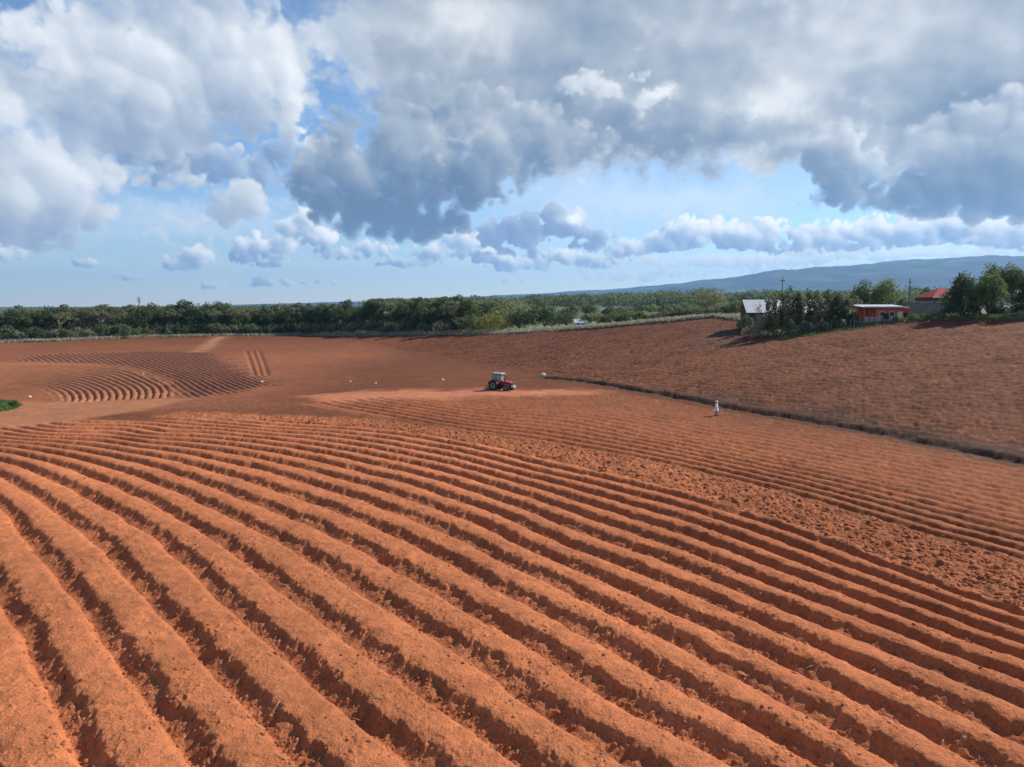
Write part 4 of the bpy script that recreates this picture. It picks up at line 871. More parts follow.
# ------------------------------------------------------------------ tractor
def tractor():
    gx, gy, gz = ground_at(500.5, 390.0)
    P = np.array([[gx + math.cos(a) * r, gy + math.sin(a) * r] for a in np.linspace(0, 6.28, 9) for r in (.6, 1.4)]); gz = float(np.median(land(P))) - .02
    o = empty('tractor', (gx, gy, gz), math.radians(-30)); tag(o, 'red tractor with a pale-roofed glass cab pulling a plough', 'tractor')
    RED = simple('red_enamel', (.50, .022, .045), .3, 0, .08, 3, spec=.6); DK = simple('dark_iron', (.035, .035, .04), .55, .3, .2, 4)
    RUB = simple('dusty_rubber', (.040, .036, .034), .9, 0, .3, 5, .3); RIM = simple('pale_rim', (.19, .215, .21), .5, .2, .12, 4); ROOF = simple('cab_roof_paint', (.34, .38, .36), .45, 0, .08, 2)
    GL, nt, b = new_mat('cab_glass'); b.inputs['Base Color'].default_value = (.55, .80, .78, 1); b.inputs['Roughness'].default_value = .03; b.inputs['Transmission Weight'].default_value = .75; b.inputs['IOR'].default_value = 1.1
    b.inputs['Specular IOR Level'].default_value = 1.0
    # x forward, y left; rear axle at x = -.75, front axle at 1.45
    def wheel(x, y, r, w, rim, hub):
        m = MB(); m.ring((x, y, r), [(r * .60, -w / 2 * .9), (r * .86, -w / 2), (r * .97, -w / 2 * .8), (r, -w / 2 * .35), (r, w / 2 * .35), (r * .97, w / 2 * .8), (r * .86, w / 2), (r * .60, w / 2 * .9)], 28)
        t = m.build('wheel', RUB, o, smooth=False)
        lug = MB(); n = 20
        for i in range(n):
            for s in (-1, 1):
                a = 2 * math.pi * (i + (.5 if s > 0 else 0)) / n
                lug.box((x + math.cos(a) * r * 1.0, y + s * w * .23, r + math.sin(a) * r * 1.0), (.05, w * .46, .07), ry=-a + math.pi / 2, rz=0)
        lug.build('lugs', RUB, t)
        s = -1 if y < 0 else 1
        d = MB(); d.ring((x, y + s * w * .10, r), [(.02, -.05), (r * .57, -.12), (r * .62, -.02), (r * .62, .05), (r * .5, .04), (r * .34, -.01), (.02, .05)], 24); d.build('rim', RIM, t, smooth=False)
        h = MB(); h.cyl((x, y + s * w * .08, r), (x, y + s * (w * .10 + .14), r), r * .2, r * .15, 14)
        for i in range(8): a = i * math.pi / 4; h.cyl((x + math.cos(a) * r * .28, y + s * .1, r + math.sin(a) * r * .28), (x + math.cos(a) * r * .28, y + s * (w * .1 + .1), r + math.sin(a) * r * .28), .025, n=6)
        h.build('hub', hub, t)
    for s in (-1, 1): wheel(-.75, s * .88, .74, .46, RIM, DK); wheel(1.45, s * .86, .50, .34, RIM, DK)
    m = MB().box((.5, 0, .72), (2.6, .46, .42)).box((-.75, 0, .76), (.6, .9, .5)).cyl((1.45, -.75, .52), (1.45, .75, .52), .09).cyl((-.75, -.8, .74), (-.75, .8, .74), .14).box((1.45, 0, .62), (.4, .5, .24)); m.build('chassis', DK, o, .02)
    hood = MB().prism([(.28, .92), (1.95, .84), (2.06, .95), (2.02, 1.22), (1.75, 1.36), (.28, 1.52)], -.36, .36); hood.build('hood', RED, o, .07)
    g = MB().box((2.045, 0, 1.04), (.05, .56, .30), ry=math.radians(6)); g.build('grille', DK, o)
    for s in (-1, 1): MB().box((2.0, s * .22, 1.27), (.06, .2, .09), ry=math.radians(-25)).build('headlight', RIM, o, .01)
    for s in (-1, 1): MB().box((1.0, s * .365, 1.12), (1.1, .02, .16), ry=math.radians(2)).build('side_vent', DK, o)
    e = MB().cyl((.95, -.30, 1.35), (.95, -.30, 2.15), .05, n=12).cyl((.95, -.30, 1.5), (.95, -.30, 1.85), .085, n=12); e.build('exhaust', DK, o)
    # mudguards over the rear wheels
    for s in (-1, 1):
        m = MB(); n = 14; r0, r1 = .84, .88
        for i in range(n):
            a0, a1 = math.radians(15 + 150 * i / n), math.radians(15 + 150 * (i + 1) / n)
            q = [(-.75 + math.cos(a) * r, y, .74 + math.sin(a) * r) for a, r in ((a0, r0), (a1, r0), (a1, r1), (a0, r1)) for y in (s * .60, s * 1.12)]
            v = [m.bm.verts.new(p) for p in q]
            for f in ((0, 1, 3, 2), (2, 3, 5, 4), (4, 5, 7, 6), (6, 7, 1, 0)): m.bm.faces.new([v[k] for k in f])
        m.build('mudguard', RED, o)
    # cab: floor box, six posts, glass, roof, seat and driver's wheel
    z0, z1 = 1.08, 2.42; B = {'fl': (.30, .46), 'ml': (-.42, .56), 'rl': (-1.18, .50)}
    MB().box((-.42, 0, .98), (1.5, 1.05, .22)).box((-1.0, 0, 1.25), (.28, .9, .4)).build('cab_floor', DK, o, .02)
    m = MB()
    for s in (-1, 1):
        for x, y in B.values(): m.cyl((x + (.06 if x > 0 else 0), s * y, z0), (x - (.05 if x > 0 else 0), s * y, z1), .038, n=8)
        for zz in (z0, z1): m.cyl((.32, s * .46, zz), (-.42, s * .56, zz), .03, n=6); m.cyl((-.42, s * .56, zz), (-1.18, s * .50, zz), .03, n=6)
    for zz in (z0, z1): m.cyl((.30, -.46, zz), (.30, .46, zz), .03, n=6); m.cyl((-1.18, -.5, zz), (-1.18, .5, zz), .03, n=6)
    m.build('cab_frame', DK, o)
    def pane(a, b):
        a, b = Vector((*a, 0)), Vector((*b, 0)); d = (b - a).normalized(); nrm = Vector((-d.y, d.x, 0)) * .006
        m = MB(); q = [a + d * .045, b - d * .045]; v = [m.bm.verts.new((p.x + sg * nrm.x, p.y + sg * nrm.y, zz)) for sg in (-1, 1) for p in q for zz in (z0 + .04, z1 - .04)]
        for f in ((0, 1, 3, 2), (4, 6, 7, 5), (0, 2, 6, 4), (1, 5, 7, 3), (0, 4, 5, 1), (2, 3, 7, 6)): m.bm.faces.new([v[k] for k in f])
        m.build('window', GL, o)
    pane((.33, -.46), (.33, .46)); pane((-1.18, .5), (-1.18, -.5))
    for s in (-1, 1): pane((.32, s * .46), (-.42, s * .56)); pane((-.42, s * .56), (-1.18, s * .5))
    MB().prism([(-1.36, 2.44), (.50, 2.44), (.56, 2.52), (.40, 2.62), (-1.2, 2.64), (-1.4, 2.54)], -.64, .64).build('cab_roof', ROOF, o, .05)
    MB().cyl((-.2, 0, 2.64), (-.2, 0, 2.72), .06, .05).build('beacon', simple('amber', (.6, .22, .02), .3), o)
    MB().box((-.75, 0, 1.45), (.46, .5, .12)).box((-.97, 0, 1.75), (.12, .48, .6), ry=math.radians(-8)).build('seat', DK, o, .03)
    st = MB(); st.ring((0, 0, 0), [(.17, -.015), (.20, -.015), (.20, .015), (.17, .015)], 20); st.cyl((0, -.02, 0), (0, .5, 0), .025, n=8)
    w = st.build('steering_wheel', DK, o); w.location = (-.22, 0, 1.66); w.rotation_euler = (math.radians(-90), 0, math.radians(90)); w.rotation_euler = (math.radians(-60), 0, math.radians(-90))
    # front weights, hitch and the plough behind
    m = MB()
    for k in range(7): m.box((2.34, -.30 + k * .10, .68), (.34, .085, .40))
    m.box((2.12, 0, .68), (.2, .7, .2)); m.build('front_weights', simple('pale_weight', (.60, .62, .61), .5, 0, .1, 3), o, .02)
    for s in (-1, 1): MB().box((-.05, s * .62, .60), (.45, .22, .05)).box((-.05, s * .62, .40), (.4, .2, .04)).build('step', DK, o)
    for s in (-1, 1): MB().cyl((.34, s * .50, 2.1), (.55, s * .86, 2.05), .015, n=6).box((.57, s * .92, 1.98), (.04, .16, .28)).build('mirror', DK, o)
    o.scale = (.94, .94, .94)
    pl = MB().box((-1.78, 0, .62), (.12, 2.5, .12)).cyl((-1.3, .35, .6), (-1.8, .35, .6), .04).cyl((-1.3, -.35, .6), (-1.8, -.35, .6), .04).cyl((-1.2, 0, 1.1), (-1.8, 0, .95), .035).box((-1.78, 0, .8), (.1, .5, .4)).build('plough_frame', DK, o)
    for y in (-1.0, -.33, .33, 1.0):
        m = MB().cyl((-1.8, y, .6), (-1.95, y, .12), .05, .045, 8)
        for s in (-1, 1): m.box((-2.05, y + s * .13, .16), (.30, .04, .30), rz=s * math.radians(-38), rx=s * math.radians(20))
        m.build('share', STEEL, pl)
    return o
tractor()

# ------------------------------------------------------------------ people
SKIN = simple('skin', (.30, .17, .11), .6, 0, .06, 8)
def skinned(name, pts, edges, rad, mat, parent, root=0, sub=2):
    me = bpy.data.meshes.new(name); me.from_pydata(pts, edges, []); o = bpy.data.objects.new(name, me); COL.objects.link(o)
    o.modifiers.new('skin', 'SKIN'); me.materials.append(mat)
    for i, r in enumerate(rad):
        r = r if hasattr(r, '__len__') else (r, r); me.skin_vertices[0].data[i].radius = r
    me.skin_vertices[0].data[root].use_root = True
    s = o.modifiers.new('smooth', 'SUBSURF'); s.levels = sub; s.render_levels = sub
    o.modifiers['skin'].use_smooth_shade = True
    if parent: o.parent = parent
    return o
def person(x, y, z, rz, label, shirt, legs, hat, tunic=True):
    p = empty('person', (x, y, z), rz); tag(p, label, 'person')
    # x forward, y left; standing, weight on both feet, one forearm lifted
    J = {'pel': (0, 0, .92), 'sp': (.01, 0, 1.12), 'ch': (.02, 0, 1.32), 'nk': (.02, 0, 1.46), 'hd0': (.04, 0, 1.53), 'hd': (.05, 0, 1.60), 'top': (.04, 0, 1.67)}
    for s, k in ((1, 'l'), (-1, 'r')):
        J.update({k + 'hip': (0, s * .095, .88), k + 'kn': (.03, s * .11, .48), k + 'an': (-.02 + s * .06, s * .12, .09), k + 'to': (.13 + s * .06, s * .14, .035),
                  k + 'sh': (.01, s * .18, 1.38), k + 'el': (-.03, s * .245, 1.12), k + 'wr': (.10 + .08 * s, s * .23, .93 + .06 * s), k + 'hn': (.15 + .1 * s, s * .22, .87 + .08 * s)})
    names = list(J); idx = {n: i for i, n in enumerate(names)}
    R = {'pel': (.15, .11), 'sp': (.135, .10), 'ch': (.16, .11), 'nk': .055, 'hd0': .075, 'hd': .10, 'top': .075}
    for k in 'lr': R.update({k + 'hip': .085, k + 'kn': .058, k + 'an': .042, k + 'to': .035, k + 'sh': .06, k + 'el': .042, k + 'wr': .03, k + 'hn': .036})
    E = [('pel', 'sp'), ('sp', 'ch'), ('ch', 'nk'), ('nk', 'hd0'), ('hd0', 'hd'), ('hd', 'top')]
    for k in 'lr': E += [('pel', k + 'hip'), (k + 'hip', k + 'kn'), (k + 'kn', k + 'an'), (k + 'an', k + 'to'), ('ch', k + 'sh'), (k + 'sh', k + 'el'), (k + 'el', k + 'wr'), (k + 'wr', k + 'hn')]
    b = skinned('body', [J[n] for n in names], [(idx[a], idx[c]) for a, c in E], [R[n] for n in names], SKIN, p)
    for s in (-1, 1):                                             # fingers and thumb, eyes, ears
        k = 'l' if s > 0 else 'r'; h = Vector(J[k + 'hn']); d = (h - Vector(J[k + 'wr'])).normalized(); sd = Vector((0, 1, 0)).cross(d).normalized()
        f = MB()
        for i in range(4):
            a = h + Vector((0, 0, 0)) + sd * (i - 1.5) * .019 + d * .02; q = a + d * (.05 - .006 * abs(i - 1.2)); f.cyl(a, q, .0095, .009, 6); f.cyl(q, q + d * .02 + Vector((0, -s * .018, 0)), .009, .007, 6)
        f.cyl(h + sd * .03, h + sd * .055 + d * .035, .011, .009, 6); f.build('hand', SKIN, p)
    face = MB().ball((.145, 0, 1.585), (.02, .014, .022), 1); [face.ball((.03, s * .098, 1.59), (.02, .012, .03), 1) for s in (-1, 1)]; face.build('nose_and_ears', SKIN, p)
    ey = MB(); [ey.ball((.128, s * .034, 1.612), (.012, .013, .008), 1) for s in (-1, 1)]; ey.box((.134, 0, 1.545), (.012, .045, .007)); ey.build('eyes_and_mouth', simple('eye_dark', (.03, .02, .02), .4), p)
    hem = .46 if tunic else .84
    V = [(0, 0, hem), (0, 0, .74 if tunic else .88), (0, 0, .98), (.01, 0, 1.14), (.02, 0, 1.34), (.02, 0, 1.43)]
    Rr = [(.27, .27), (.24, .24), (.175, .135), (.16, .125), (.185, .132), (.085, .075)]
    pts = V + [(.01, .185, 1.385), (-.025, .245, 1.14), (.14, .235, 1.02), (.01, -.185, 1.385), (-.025, -.245, 1.14), (-.0, -.24, .98)]
    skinned('shirt', pts, [(0, 1), (1, 2), (2, 3), (3, 4), (4, 5), (4, 6), (6, 7), (7, 8), (4, 9), (9, 10), (10, 11)], Rr + [.078, .062, .052] * 2, shirt, p, 2)
    for s in (-1, 1):
        skinned('trouser_leg', [(0, s * .09, .90), (.03, s * .11, .50), (-.02 + s * .06, s * .12, .12)], [(0, 1), (1, 2)], [.085, .068, .058], legs, p)
        MB().box((.055 + s * .06, s * .132, .045), (.27, .10, .09)).build('boot', simple('boot_leather', (.05, .04, .035), .7), p, .03)
    if hat is not None:
        m = MB(); m.ring((0, 0, 0), [(.001, .13), (.08, .125), (.112, .06), (.118, 0), (.20, -.035), (.205, -.045), (.11, -.02), (.001, -.01)], 20); h = m.build('hat', hat, p, smooth=True)
        h.rotation_euler = (math.radians(90), 0, 0); h.location = (.04, 0, 1.665); h.scale = (.72, 1.0, .72)
    else:
        MB().ball((.02, 0, 1.63), (.105, .10, .085)).build('hair', simple('dark_hair', (.02, .015, .012), .5), p, smooth=True)
    return p
WCL = simple('white_cotton', (.88, .88, .88), .85, 0, .06, 10, .2)
def field_worker():
    x, y, _ = ground_at(716, 415.2); z = float(np.median(land(np.array([[x, y], [x + .1, y], [x, y + .15], [x - .1, y - .1]]))))
    p = person(x, y, z - .01, math.radians(-25), 'person in a long white shirt and white hat standing beside the dark ditch', WCL, simple('grey_trousers', (.22, .23, .26), .9, 0, .1, 8), WCL); p.scale = (1.2, 1.25, .92)
field_worker()
X, Y, z = at_depth(225.6, edge_Y(225) - 1.0)
person(X, Y, float(land(np.array([[X, Y]]))[0]), math.radians(200), 'person in dark clothes far off at the head of the pale track', simple('dark_shirt', (.03, .04, .05), .9), simple('dark_trousers', (.03, .03, .035), .9), None, False)
def motorcycle(u, dY):
    X, Y, z = at_depth(u, edge_Y(u) + dY); z = float(land(np.array([[X, Y]]))[0])
    o = empty('motorcycle', (X, Y, z), math.radians(8)); tag(o, 'small dark motorcycle parked at the head of the pale track', 'motorcycle')
    K = simple('black_metal', (.025, .022, .022), .4, .3); RB = simple('tyre_black', (.02, .02, .02), .9); RD = simple('dark_red_tank', (.10, .02, .02), .3)
    for x in (-.62, .62):
        t = MB().ring((x, 0, .31), [(.24, -.04), (.30, -.045), (.315, 0), (.30, .045), (.24, .04)], 22).build('wheel', RB, o)
        m = MB().cyl((x, -.05, .31), (x, .05, .31), .05)
        for i in range(8): a = i * math.pi / 4; m.cyl((x, 0, .31), (x + .25 * math.cos(a), 0, .31 + .25 * math.sin(a)), .008, n=4)
        m.build('spokes', STEEL, t)
    MB().cyl((-.62, .06, .31), (-.15, .05, .5), .03).cyl((-.62, -.06, .31), (-.15, -.05, .5), .03).cyl((.35, 0, .8), (-.2, 0, .42), .03).cyl((-.2, 0, .42), (.2, 0, .3), .03).cyl((.35, 0, .8), (.2, 0, .3), .025).build('frame', K, o)
    MB().box((.02, 0, .42), (.34, .24, .3)).build('engine', K, o, .03)
    MB().ball((.15, 0, .78), (.27, .13, .12)).build('fuel_tank', RD, o, smooth=True)
    MB().box((-.33, 0, .76), (.62, .22, .10)).build('seat', K, o, .03)
    MB().cyl((.62, .07, .31), (.36, .07, .95), .022).cyl((.62, -.07, .31), (.36, -.07, .95), .022).build('fork', STEEL, o)
    MB().cyl((.34, -.36, 1.02), (.34, .36, 1.02), .016).build('handlebar', K, o)
    MB().ball((.45, 0, .88), (.08, .09, .09)).build('headlight', STEEL, o)
    MB().cyl((-.1, -.13, .32), (-.7, -.15, .36), .045).build('exhaust', STEEL, o)
motorcycle(221.5, -.6)
# ---- clouds: heaps of rounded puffs laid out by direction (azimuth, elevation in degrees) and lit from the sun's side ----
AZ0, AZ1, EL0, EL1 = -44.0, 44.0, -2.0, 36.0
def px_dir(u, v):
    """direction of a photo point as azimuth / elevation in degrees"""
    x = (u - 512.0) / 710.0; y = -(v - 383.5) / 710.0
    p = math.atan(77.5 / 710.0)
    Y = math.cos(p) + y * math.sin(p); Z = -math.sin(p) + y * math.cos(p)
    return math.degrees(math.atan2(x, Y)), math.degrees(math.atan2(Z, math.hypot(x, Y)))
def box_blur(T, r):
    for ax in (0, 1):
        P = np.pad(T, [(r + 1, r) if a == ax else (0, 0) for a in (0, 1)], mode='edge').cumsum(axis=ax)
        n = T.shape[ax]; a = [slice(None)] * 2; b = [slice(None)] * 2
        a[ax] = slice(2 * r + 1, 2 * r + 1 + n); b[ax] = slice(0, n); T = (P[tuple(a)] - P[tuple(b)]) / (2 * r + 1)
    return T
def cloud_image(w=1500, h=648):
    D = 12.9                                             # photo pixels per degree
    az, el = np.meshgrid(np.linspace(AZ0, AZ1, w, dtype=np.float32), np.linspace(EL0, EL1, h, dtype=np.float32))
    X, Y = az * D, el * D; pxs = (X[0, 1] - X[0, 0]); pys = (Y[1, 0] - Y[0, 0]); x00, y00 = X[0, 0], Y[0, 0]
    c3 = lambda r, g, b: np.array([(t / 255.0) ** 2.2 for t in (r, g, b)])
    sm = lambda x, a, b: (lambda t: t * t * (3 - 2 * t))(np.clip((x - a) / (b - a), 0, 1))
    ramp = lambda t, stops: np.stack([np.interp(t, [q[0] for q in stops], [q[1][i] for q in stops]) for i in range(3)], axis=-1)
    rgb = np.zeros((h, w, 3)); A = np.zeros((h, w))
    def over(col, a):
        nonlocal rgb, A
        rgb = col * a[..., None] + rgb * (1 - a[..., None]); A = a + A * (1 - a)
    F1 = fbm(X / 90, Y / 60, 6, 11, .55); F2 = fbm(X / 16, Y / 12, 5, 12, .6); F3 = fbm(X / 240, Y / 110, 5, 13, .55)
    W1 = fbm(X / 34, Y / 34, 5, 14, .6), fbm(X / 34, Y / 34, 5, 15, .6)
    sun = np.array([.70, .60, -.20]); sun = sun / np.linalg.norm(sun)
    def spots(rows, wob=0.0):
        s = np.zeros_like(X)
        for (u, v, rx, ry, a) in rows:
            ca, ce = px_dir(u, v); s = s + a * np.exp(-(((X + wob * W1[0] - ca * D) / rx) ** 2 + ((Y + wob * W1[1] - ce * D) / ry) ** 2))
        return s
    def heaps(rows, seed, dens, rmin, rmax, warp, tones, soft=.25, erode=.5, k_lit=.42, k_ao=.5, thick=.0, flat=.35, opac=1.0, tone_add=None, hole=None):
        rg = np.random.default_rng(seed); H = np.full(X.shape, -60.0, np.float32); C = np.zeros_like(X)
        WX, WY = X + warp * W1[0] + warp * .35 * F2, Y + warp * W1[1] + warp * .35 * F2
        for (u, v, rx, ry, a) in rows:
            ca, ce = px_dir(u, v); cx, cy = ca * D, ce * D; n = int(min(900, max(26, 5.5 * dens * rx * ry / (rmin * rmax)))); rx, ry = rx * 1.12, ry * 1.1
            for _ in range(n):
                t = rg.uniform(0, 2 * math.pi); q = rg.random() ** .5 * 1.02; px, py = q * math.cos(t), q * math.sin(t)
                if py < -flat: py = -flat + .3 * (py + flat)
                r = (rmin + (rmax - rmin) * rg.random() ** 2.0) * (1.12 - .6 * q); r = min(r, .9 * ry)
                zc = .75 * ry * math.sqrt(max(0, 1 - q * q)) * 1.1 + rg.uniform(-.2, .2) * r
                x, y = cx + px * rx, cy + py * ry; m = r * 1.25 + warp * 1.1
                i0, i1 = int(max(0, (x - m - x00) / pxs)), int(min(w, (x + m - x00) / pxs + 1)); j0, j1 = int(max(0, (y - m - y00) / pys)), int(min(h, (y + m - y00) / pys + 1))
                if i0 >= i1 or j0 >= j1: continue
                d2 = ((WX[j0:j1, i0:i1] - x) ** 2 + (WY[j0:j1, i0:i1] - y) ** 2) / (r * r)
                e = np.clip(1 - d2, 0, 1)
                hh = np.where(d2 < 1, zc + r * np.sqrt(e), -60); H[j0:j1, i0:i1] = np.maximum(H[j0:j1, i0:i1], hh)
                C[j0:j1, i0:i1] = 1 - (1 - C[j0:j1, i0:i1]) * (1 - min(a, 1) * e * .62)
        Hb = np.where(H < -50, np.nan, H); base = np.nanmin(Hb) if np.isfinite(Hb).any() else 0; H = np.where(H < -50, base - 3, H)
        lit = 0
        for r, wt in ((1, .13), (4, .27), (10, .40), (24, .42)):
            S = box_blur(box_blur(H, r), r); gy, gx = np.gradient(S, pys, pxs); inv = 1 / np.sqrt(gx * gx + gy * gy + 1)
            lit = lit + wt * ((-gx * sun[0] - gy * sun[1] + sun[2]) * inv)
        ao = (H - box_blur(box_blur(H, 9), 9)) / (rmax * .8)
        tone = .56 + k_lit * lit + k_ao * .35 * np.clip(ao, -1, .6) + .07 * F2 + .12 * F1 - thick * box_blur(np.clip(C, 0, 1), 10)
        if tone_add is not None: tone = tone + tone_add
        cov = C + erode * .50 * F2 * (1 - .6 * C) + erode * .55 * F1 * (1 - C) - .06
        if hole is not None: cov = cov - hole
        al = sm(cov, .10, .10 + soft) * opac
        tone = tone + .22 * (1 - sm(cov, .12, .5))                # thin edges let light through
        over(ramp(np.clip(tone, 0, 1), tones), al)
    # high veil, drawn out sideways
    v = fbm((X + 40 * W1[0]) / 210, (Y + 20 * W1[1]) / 38, 7, 41, .58)
    a = np.clip(sm(v + .5 * F3, -.10, .75) * .60, 0, 1) * sm(el, 0, 4); a = np.maximum(a, .10 * sm(el, 9, 0))
    a = np.maximum(a, spots([(610, 185, 150, 34, .55), (700, 205, 120, 20, .35), (250, 225, 110, 14, .40), (150, 212, 90, 12, .35), (120, 230, 160, 10, .4), (260, 270, 140, 10, .3), (60, 262, 90, 8, .25), (460, 262, 140, 14, .35), (700, 268, 160, 12, .45)], 26) * (.55 + .9 * np.clip(v + .3, 0, 1)))
    over(np.ones_like(rgb) * c3(214, 226, 238), np.clip(a, 0, .85))
    W_ = c3(250, 250, 250)
    WARM = ((0, c3(128, 152, 186)), (.28, c3(164, 184, 208)), (.5, c3(206, 217, 229)), (.72, c3(238, 241, 244)), (1, c3(254, 254, 253)))
    # cumulus rows low over the horizon
    rows = [(665, 244, 26, 12, 1), (690, 236, 30, 17, 1), (720, 232, 24, 12, 1), (748, 240, 30, 14, 1), (765, 230, 24, 12, 1), (800, 246, 34, 12, 1), (826, 234, 24, 13, 1), (858, 243, 36, 12, 1), (885, 229, 26, 12, 1), (915, 236, 34, 14, 1), (950, 226, 26, 13, 1), (985, 233, 36, 14, 1), (1020, 238, 30, 14, 1), (1060, 236, 40, 18, 1), (1120, 240, 50, 18, 1),
            (630, 250, 24, 9, .9), (600, 262, 30, 8, .8), (560, 258, 28, 9, .8), (520, 266, 34, 7, .7), (488, 258, 26, 9, .8), (462, 240, 18, 11, .9), (440, 252, 30, 9, .8), (408, 262, 34, 7, .7), (375, 250, 24, 8, .7),
            (180, 264, 17, 8, .9), (196, 258, 14, 9, .9), (240, 254, 11, 13, 1), (256, 246, 10, 12, 1), (262, 262, 22, 8, .9), (284, 246, 16, 10, 1), (292, 228, 13, 10, 1), (304, 220, 10, 11, 1), (318, 240, 18, 10, .9), (340, 256, 28, 7, .7), (83, 263, 9, 4.5, .9), (131, 277, 12, 3.5, .8), (270, 283, 20, 5, .8), (215, 285, 12, 3.5, .7), (320, 282, 26, 4, .6), (-60, 250, 50, 16, 1), (-160, 256, 50, 14, 1)]
    heaps(rows, 201, 1.5, 3.0, 10.0, 4.0, WARM, .6, 1.0, .80, .6, .04, .25, .95)
    rows = [(720, 262, 110, 7, .8), (880, 256, 120, 7, .8), (640, 276, 70, 5, .6), (530, 280, 60, 4, .5), (800, 270, 90, 5, .5)]
    heaps(rows, 203, 1.2, 3.0, 7.0, 5.0, WARM, .5, 1.2, .40, .5, .05, .2, .75)
    # grey-blue middle cloud beyond
    GREY = ((0, c3(104, 130, 168)), (.35, c3(136, 158, 190)), (.6, c3(176, 192, 212)), (.85, c3(224, 231, 238)), (1, W_))
    rows = [(520, 232, 34, 17, 1), (555, 224, 36, 17, 1), (590, 240, 28, 12, .9), (492, 236, 22, 14, .9), (505, 254, 60, 6, .6), (150, 152, 60, 14, .8), (200, 158, 60, 14, .8), (235, 172, 40, 14, .7), (140, 178, 40, 9, .6), (300, 152, 30, 18, .6)]
    heaps(rows, 205, 1.2, 4, 15, 7.0, GREY, .5, .9, .36, .45, .22, .5, .95, spots([(572, 218, 9, 8, .6)], 8))
    # bright heaps on the left
    LEFT = ((0, c3(146, 162, 186)), (.25, c3(170, 183, 200)), (.46, c3(196, 205, 215)), (.66, c3(222, 227, 232)), (.86, c3(243, 245, 246)), (1, c3(254, 254, 254)))
    rows = [(70, 95, 66, 50, 1), (130, 100, 60, 54, 1), (120, 62, 60, 34, .9), (40, 76, 50, 40, .8), (180, 60, 40, 40, .9), (225, 92, 60, 50, 1), (268, 96, 40, 42, 1), (215, 55, 50, 34, .9), (262, 52, 34, 26, .9), (165, 22, 60, 26, .9), (235, 22, 46, 24, .8), (90, 30, 44, 20, .6), (350, 52, 54, 34, .95), (345, 22, 40, 20, .8), (410, 30, 70, 36, .95), (130, 138, 60, 18, .8), (170, -40, 120, 40, .9), (420, -40, 90, 40, .9),
            (12, 190, 50, 40, 1), (56, 186, 40, 36, 1), (86, 172, 24, 28, 1), (40, 216, 56, 16, 1), (8, 240, 50, 9, .9), (240, 204, 18, 15, 1), (252, 192, 12, 9, .9), (226, 214, 12, 9, .8), (-80, 150, 90, 90, 1), (-200, 100, 120, 100, 1), (160, 178, 40, 9, .8), (-60, 10, 80, 60, .8)]
    heaps(rows, 207, 1.0, 7, 30, 10.0, LEFT, .75, 1.0, .36, .30, .16, .55, 1.0,
          spots([(292, 92, 18, 36, .16), (60, 176, 50, 24, .14), (150, 140, 110, 16, -.22), (215, 124, 60, 12, -.16), (40, 232, 70, 12, -.18), (380, 40, 60, 30, .10), (200, 60, 60, 30, .06)], 16),
          spots([(307, 7, 22, 13, 1.1), (16, 52, 26, 12, .5), (338, 96, 13, 15, .6), (150, 200, 60, 8, .4), (25, 130, 40, 7, .4), (108, 155, 30, 10, .3), (320, 70, 8, 22, .4)], 22))
    # the big dark bank: a soft sheet overhead with heaped under-edges
    DARK = ((0, c3(96, 118, 146)), (.25, c3(124, 142, 164)), (.48, c3(160, 171, 184)), (.7, c3(197, 203, 209)), (.88, c3(230, 232, 233)), (1, c3(248, 248, 248)))
    sheet = spots([(560, 55, 190, 72, 1), (720, 60, 180, 70, 1), (860, 40, 180, 64, .9), (640, 118, 150, 38, .9), (980, 80, 110, 66, .8), (700, -60, 420, 60, 1), (450, 90, 80, 50, .6), (1150, 60, 160, 120, 1), (790, 120, 70, 26, .5)], 30)
    cov = np.clip(sheet, 0, 1.1) + .34 * F1 + .16 * F2
    S = box_blur(box_blur(F1 + .2 * F2, 4), 4); lr = S - np.roll(np.roll(S, -20, 1), -14, 0)
    tone = .60 + .22 * lr + .12 * S + .34 * F3 + .03 * F2 - .16 * sm(sheet, .3, 1.2) + spots([(596, 84, 34, 14, .34), (655, 98, 24, 8, .40), (765, 108, 40, 24, .26), (800, 80, 60, 40, .20), (905, 26, 90, 44, .26), (470, 16, 60, 30, .24), (560, 26, 120, 40, .12), (640, 140, 160, 24, -.16), (520, 110, 70, 30, -.14), (880, 120, 80, 30, -.06), (1000, 30, 60, 40, -.05)], 24)
    over(ramp(np.clip(tone, 0, 1), DARK), sm(cov, .22, .80))
    rows = [(345, 176, 50, 34, 1), (330, 198, 34, 26, 1), (385, 150, 60, 40, 1), (420, 188, 74, 40, 1), (470, 160, 60, 44, 1), (500, 130, 50, 36, .9), (405, 222, 54, 18, 1), (440, 226, 40, 12, .9), (370, 220, 40, 16, .9), (530, 150, 44, 26, .8), (560, 140, 50, 22, .7), (440, 110, 60, 30, .7)]
    heaps(rows, 209, 1.0, 6, 26, 10.0, DARK, .8, 1.0, .28, .38, .28, .75, 1.0, spots([(420, 212, 120, 34, -.22), (352, 160, 40, 18, .12), (500, 120, 60, 24, .12)], 16))
    rows = [(832, 160, 22, 24, 1), (852, 176, 30, 26, 1), (842, 142, 18, 16, 1), (875, 192, 36, 14, 1), (850, 200, 50, 10, .9), (905, 196, 34, 12, .9), (935, 165, 36, 34, 1), (970, 150, 44, 36, 1), (1000, 175, 50, 38, 1), (960, 192, 50, 20, 1), (1040, 160, 50, 50, 1), (940, 204, 40, 9, .9), (1010, 130, 50, 30, .8), (1110, 170, 70, 50, 1)]
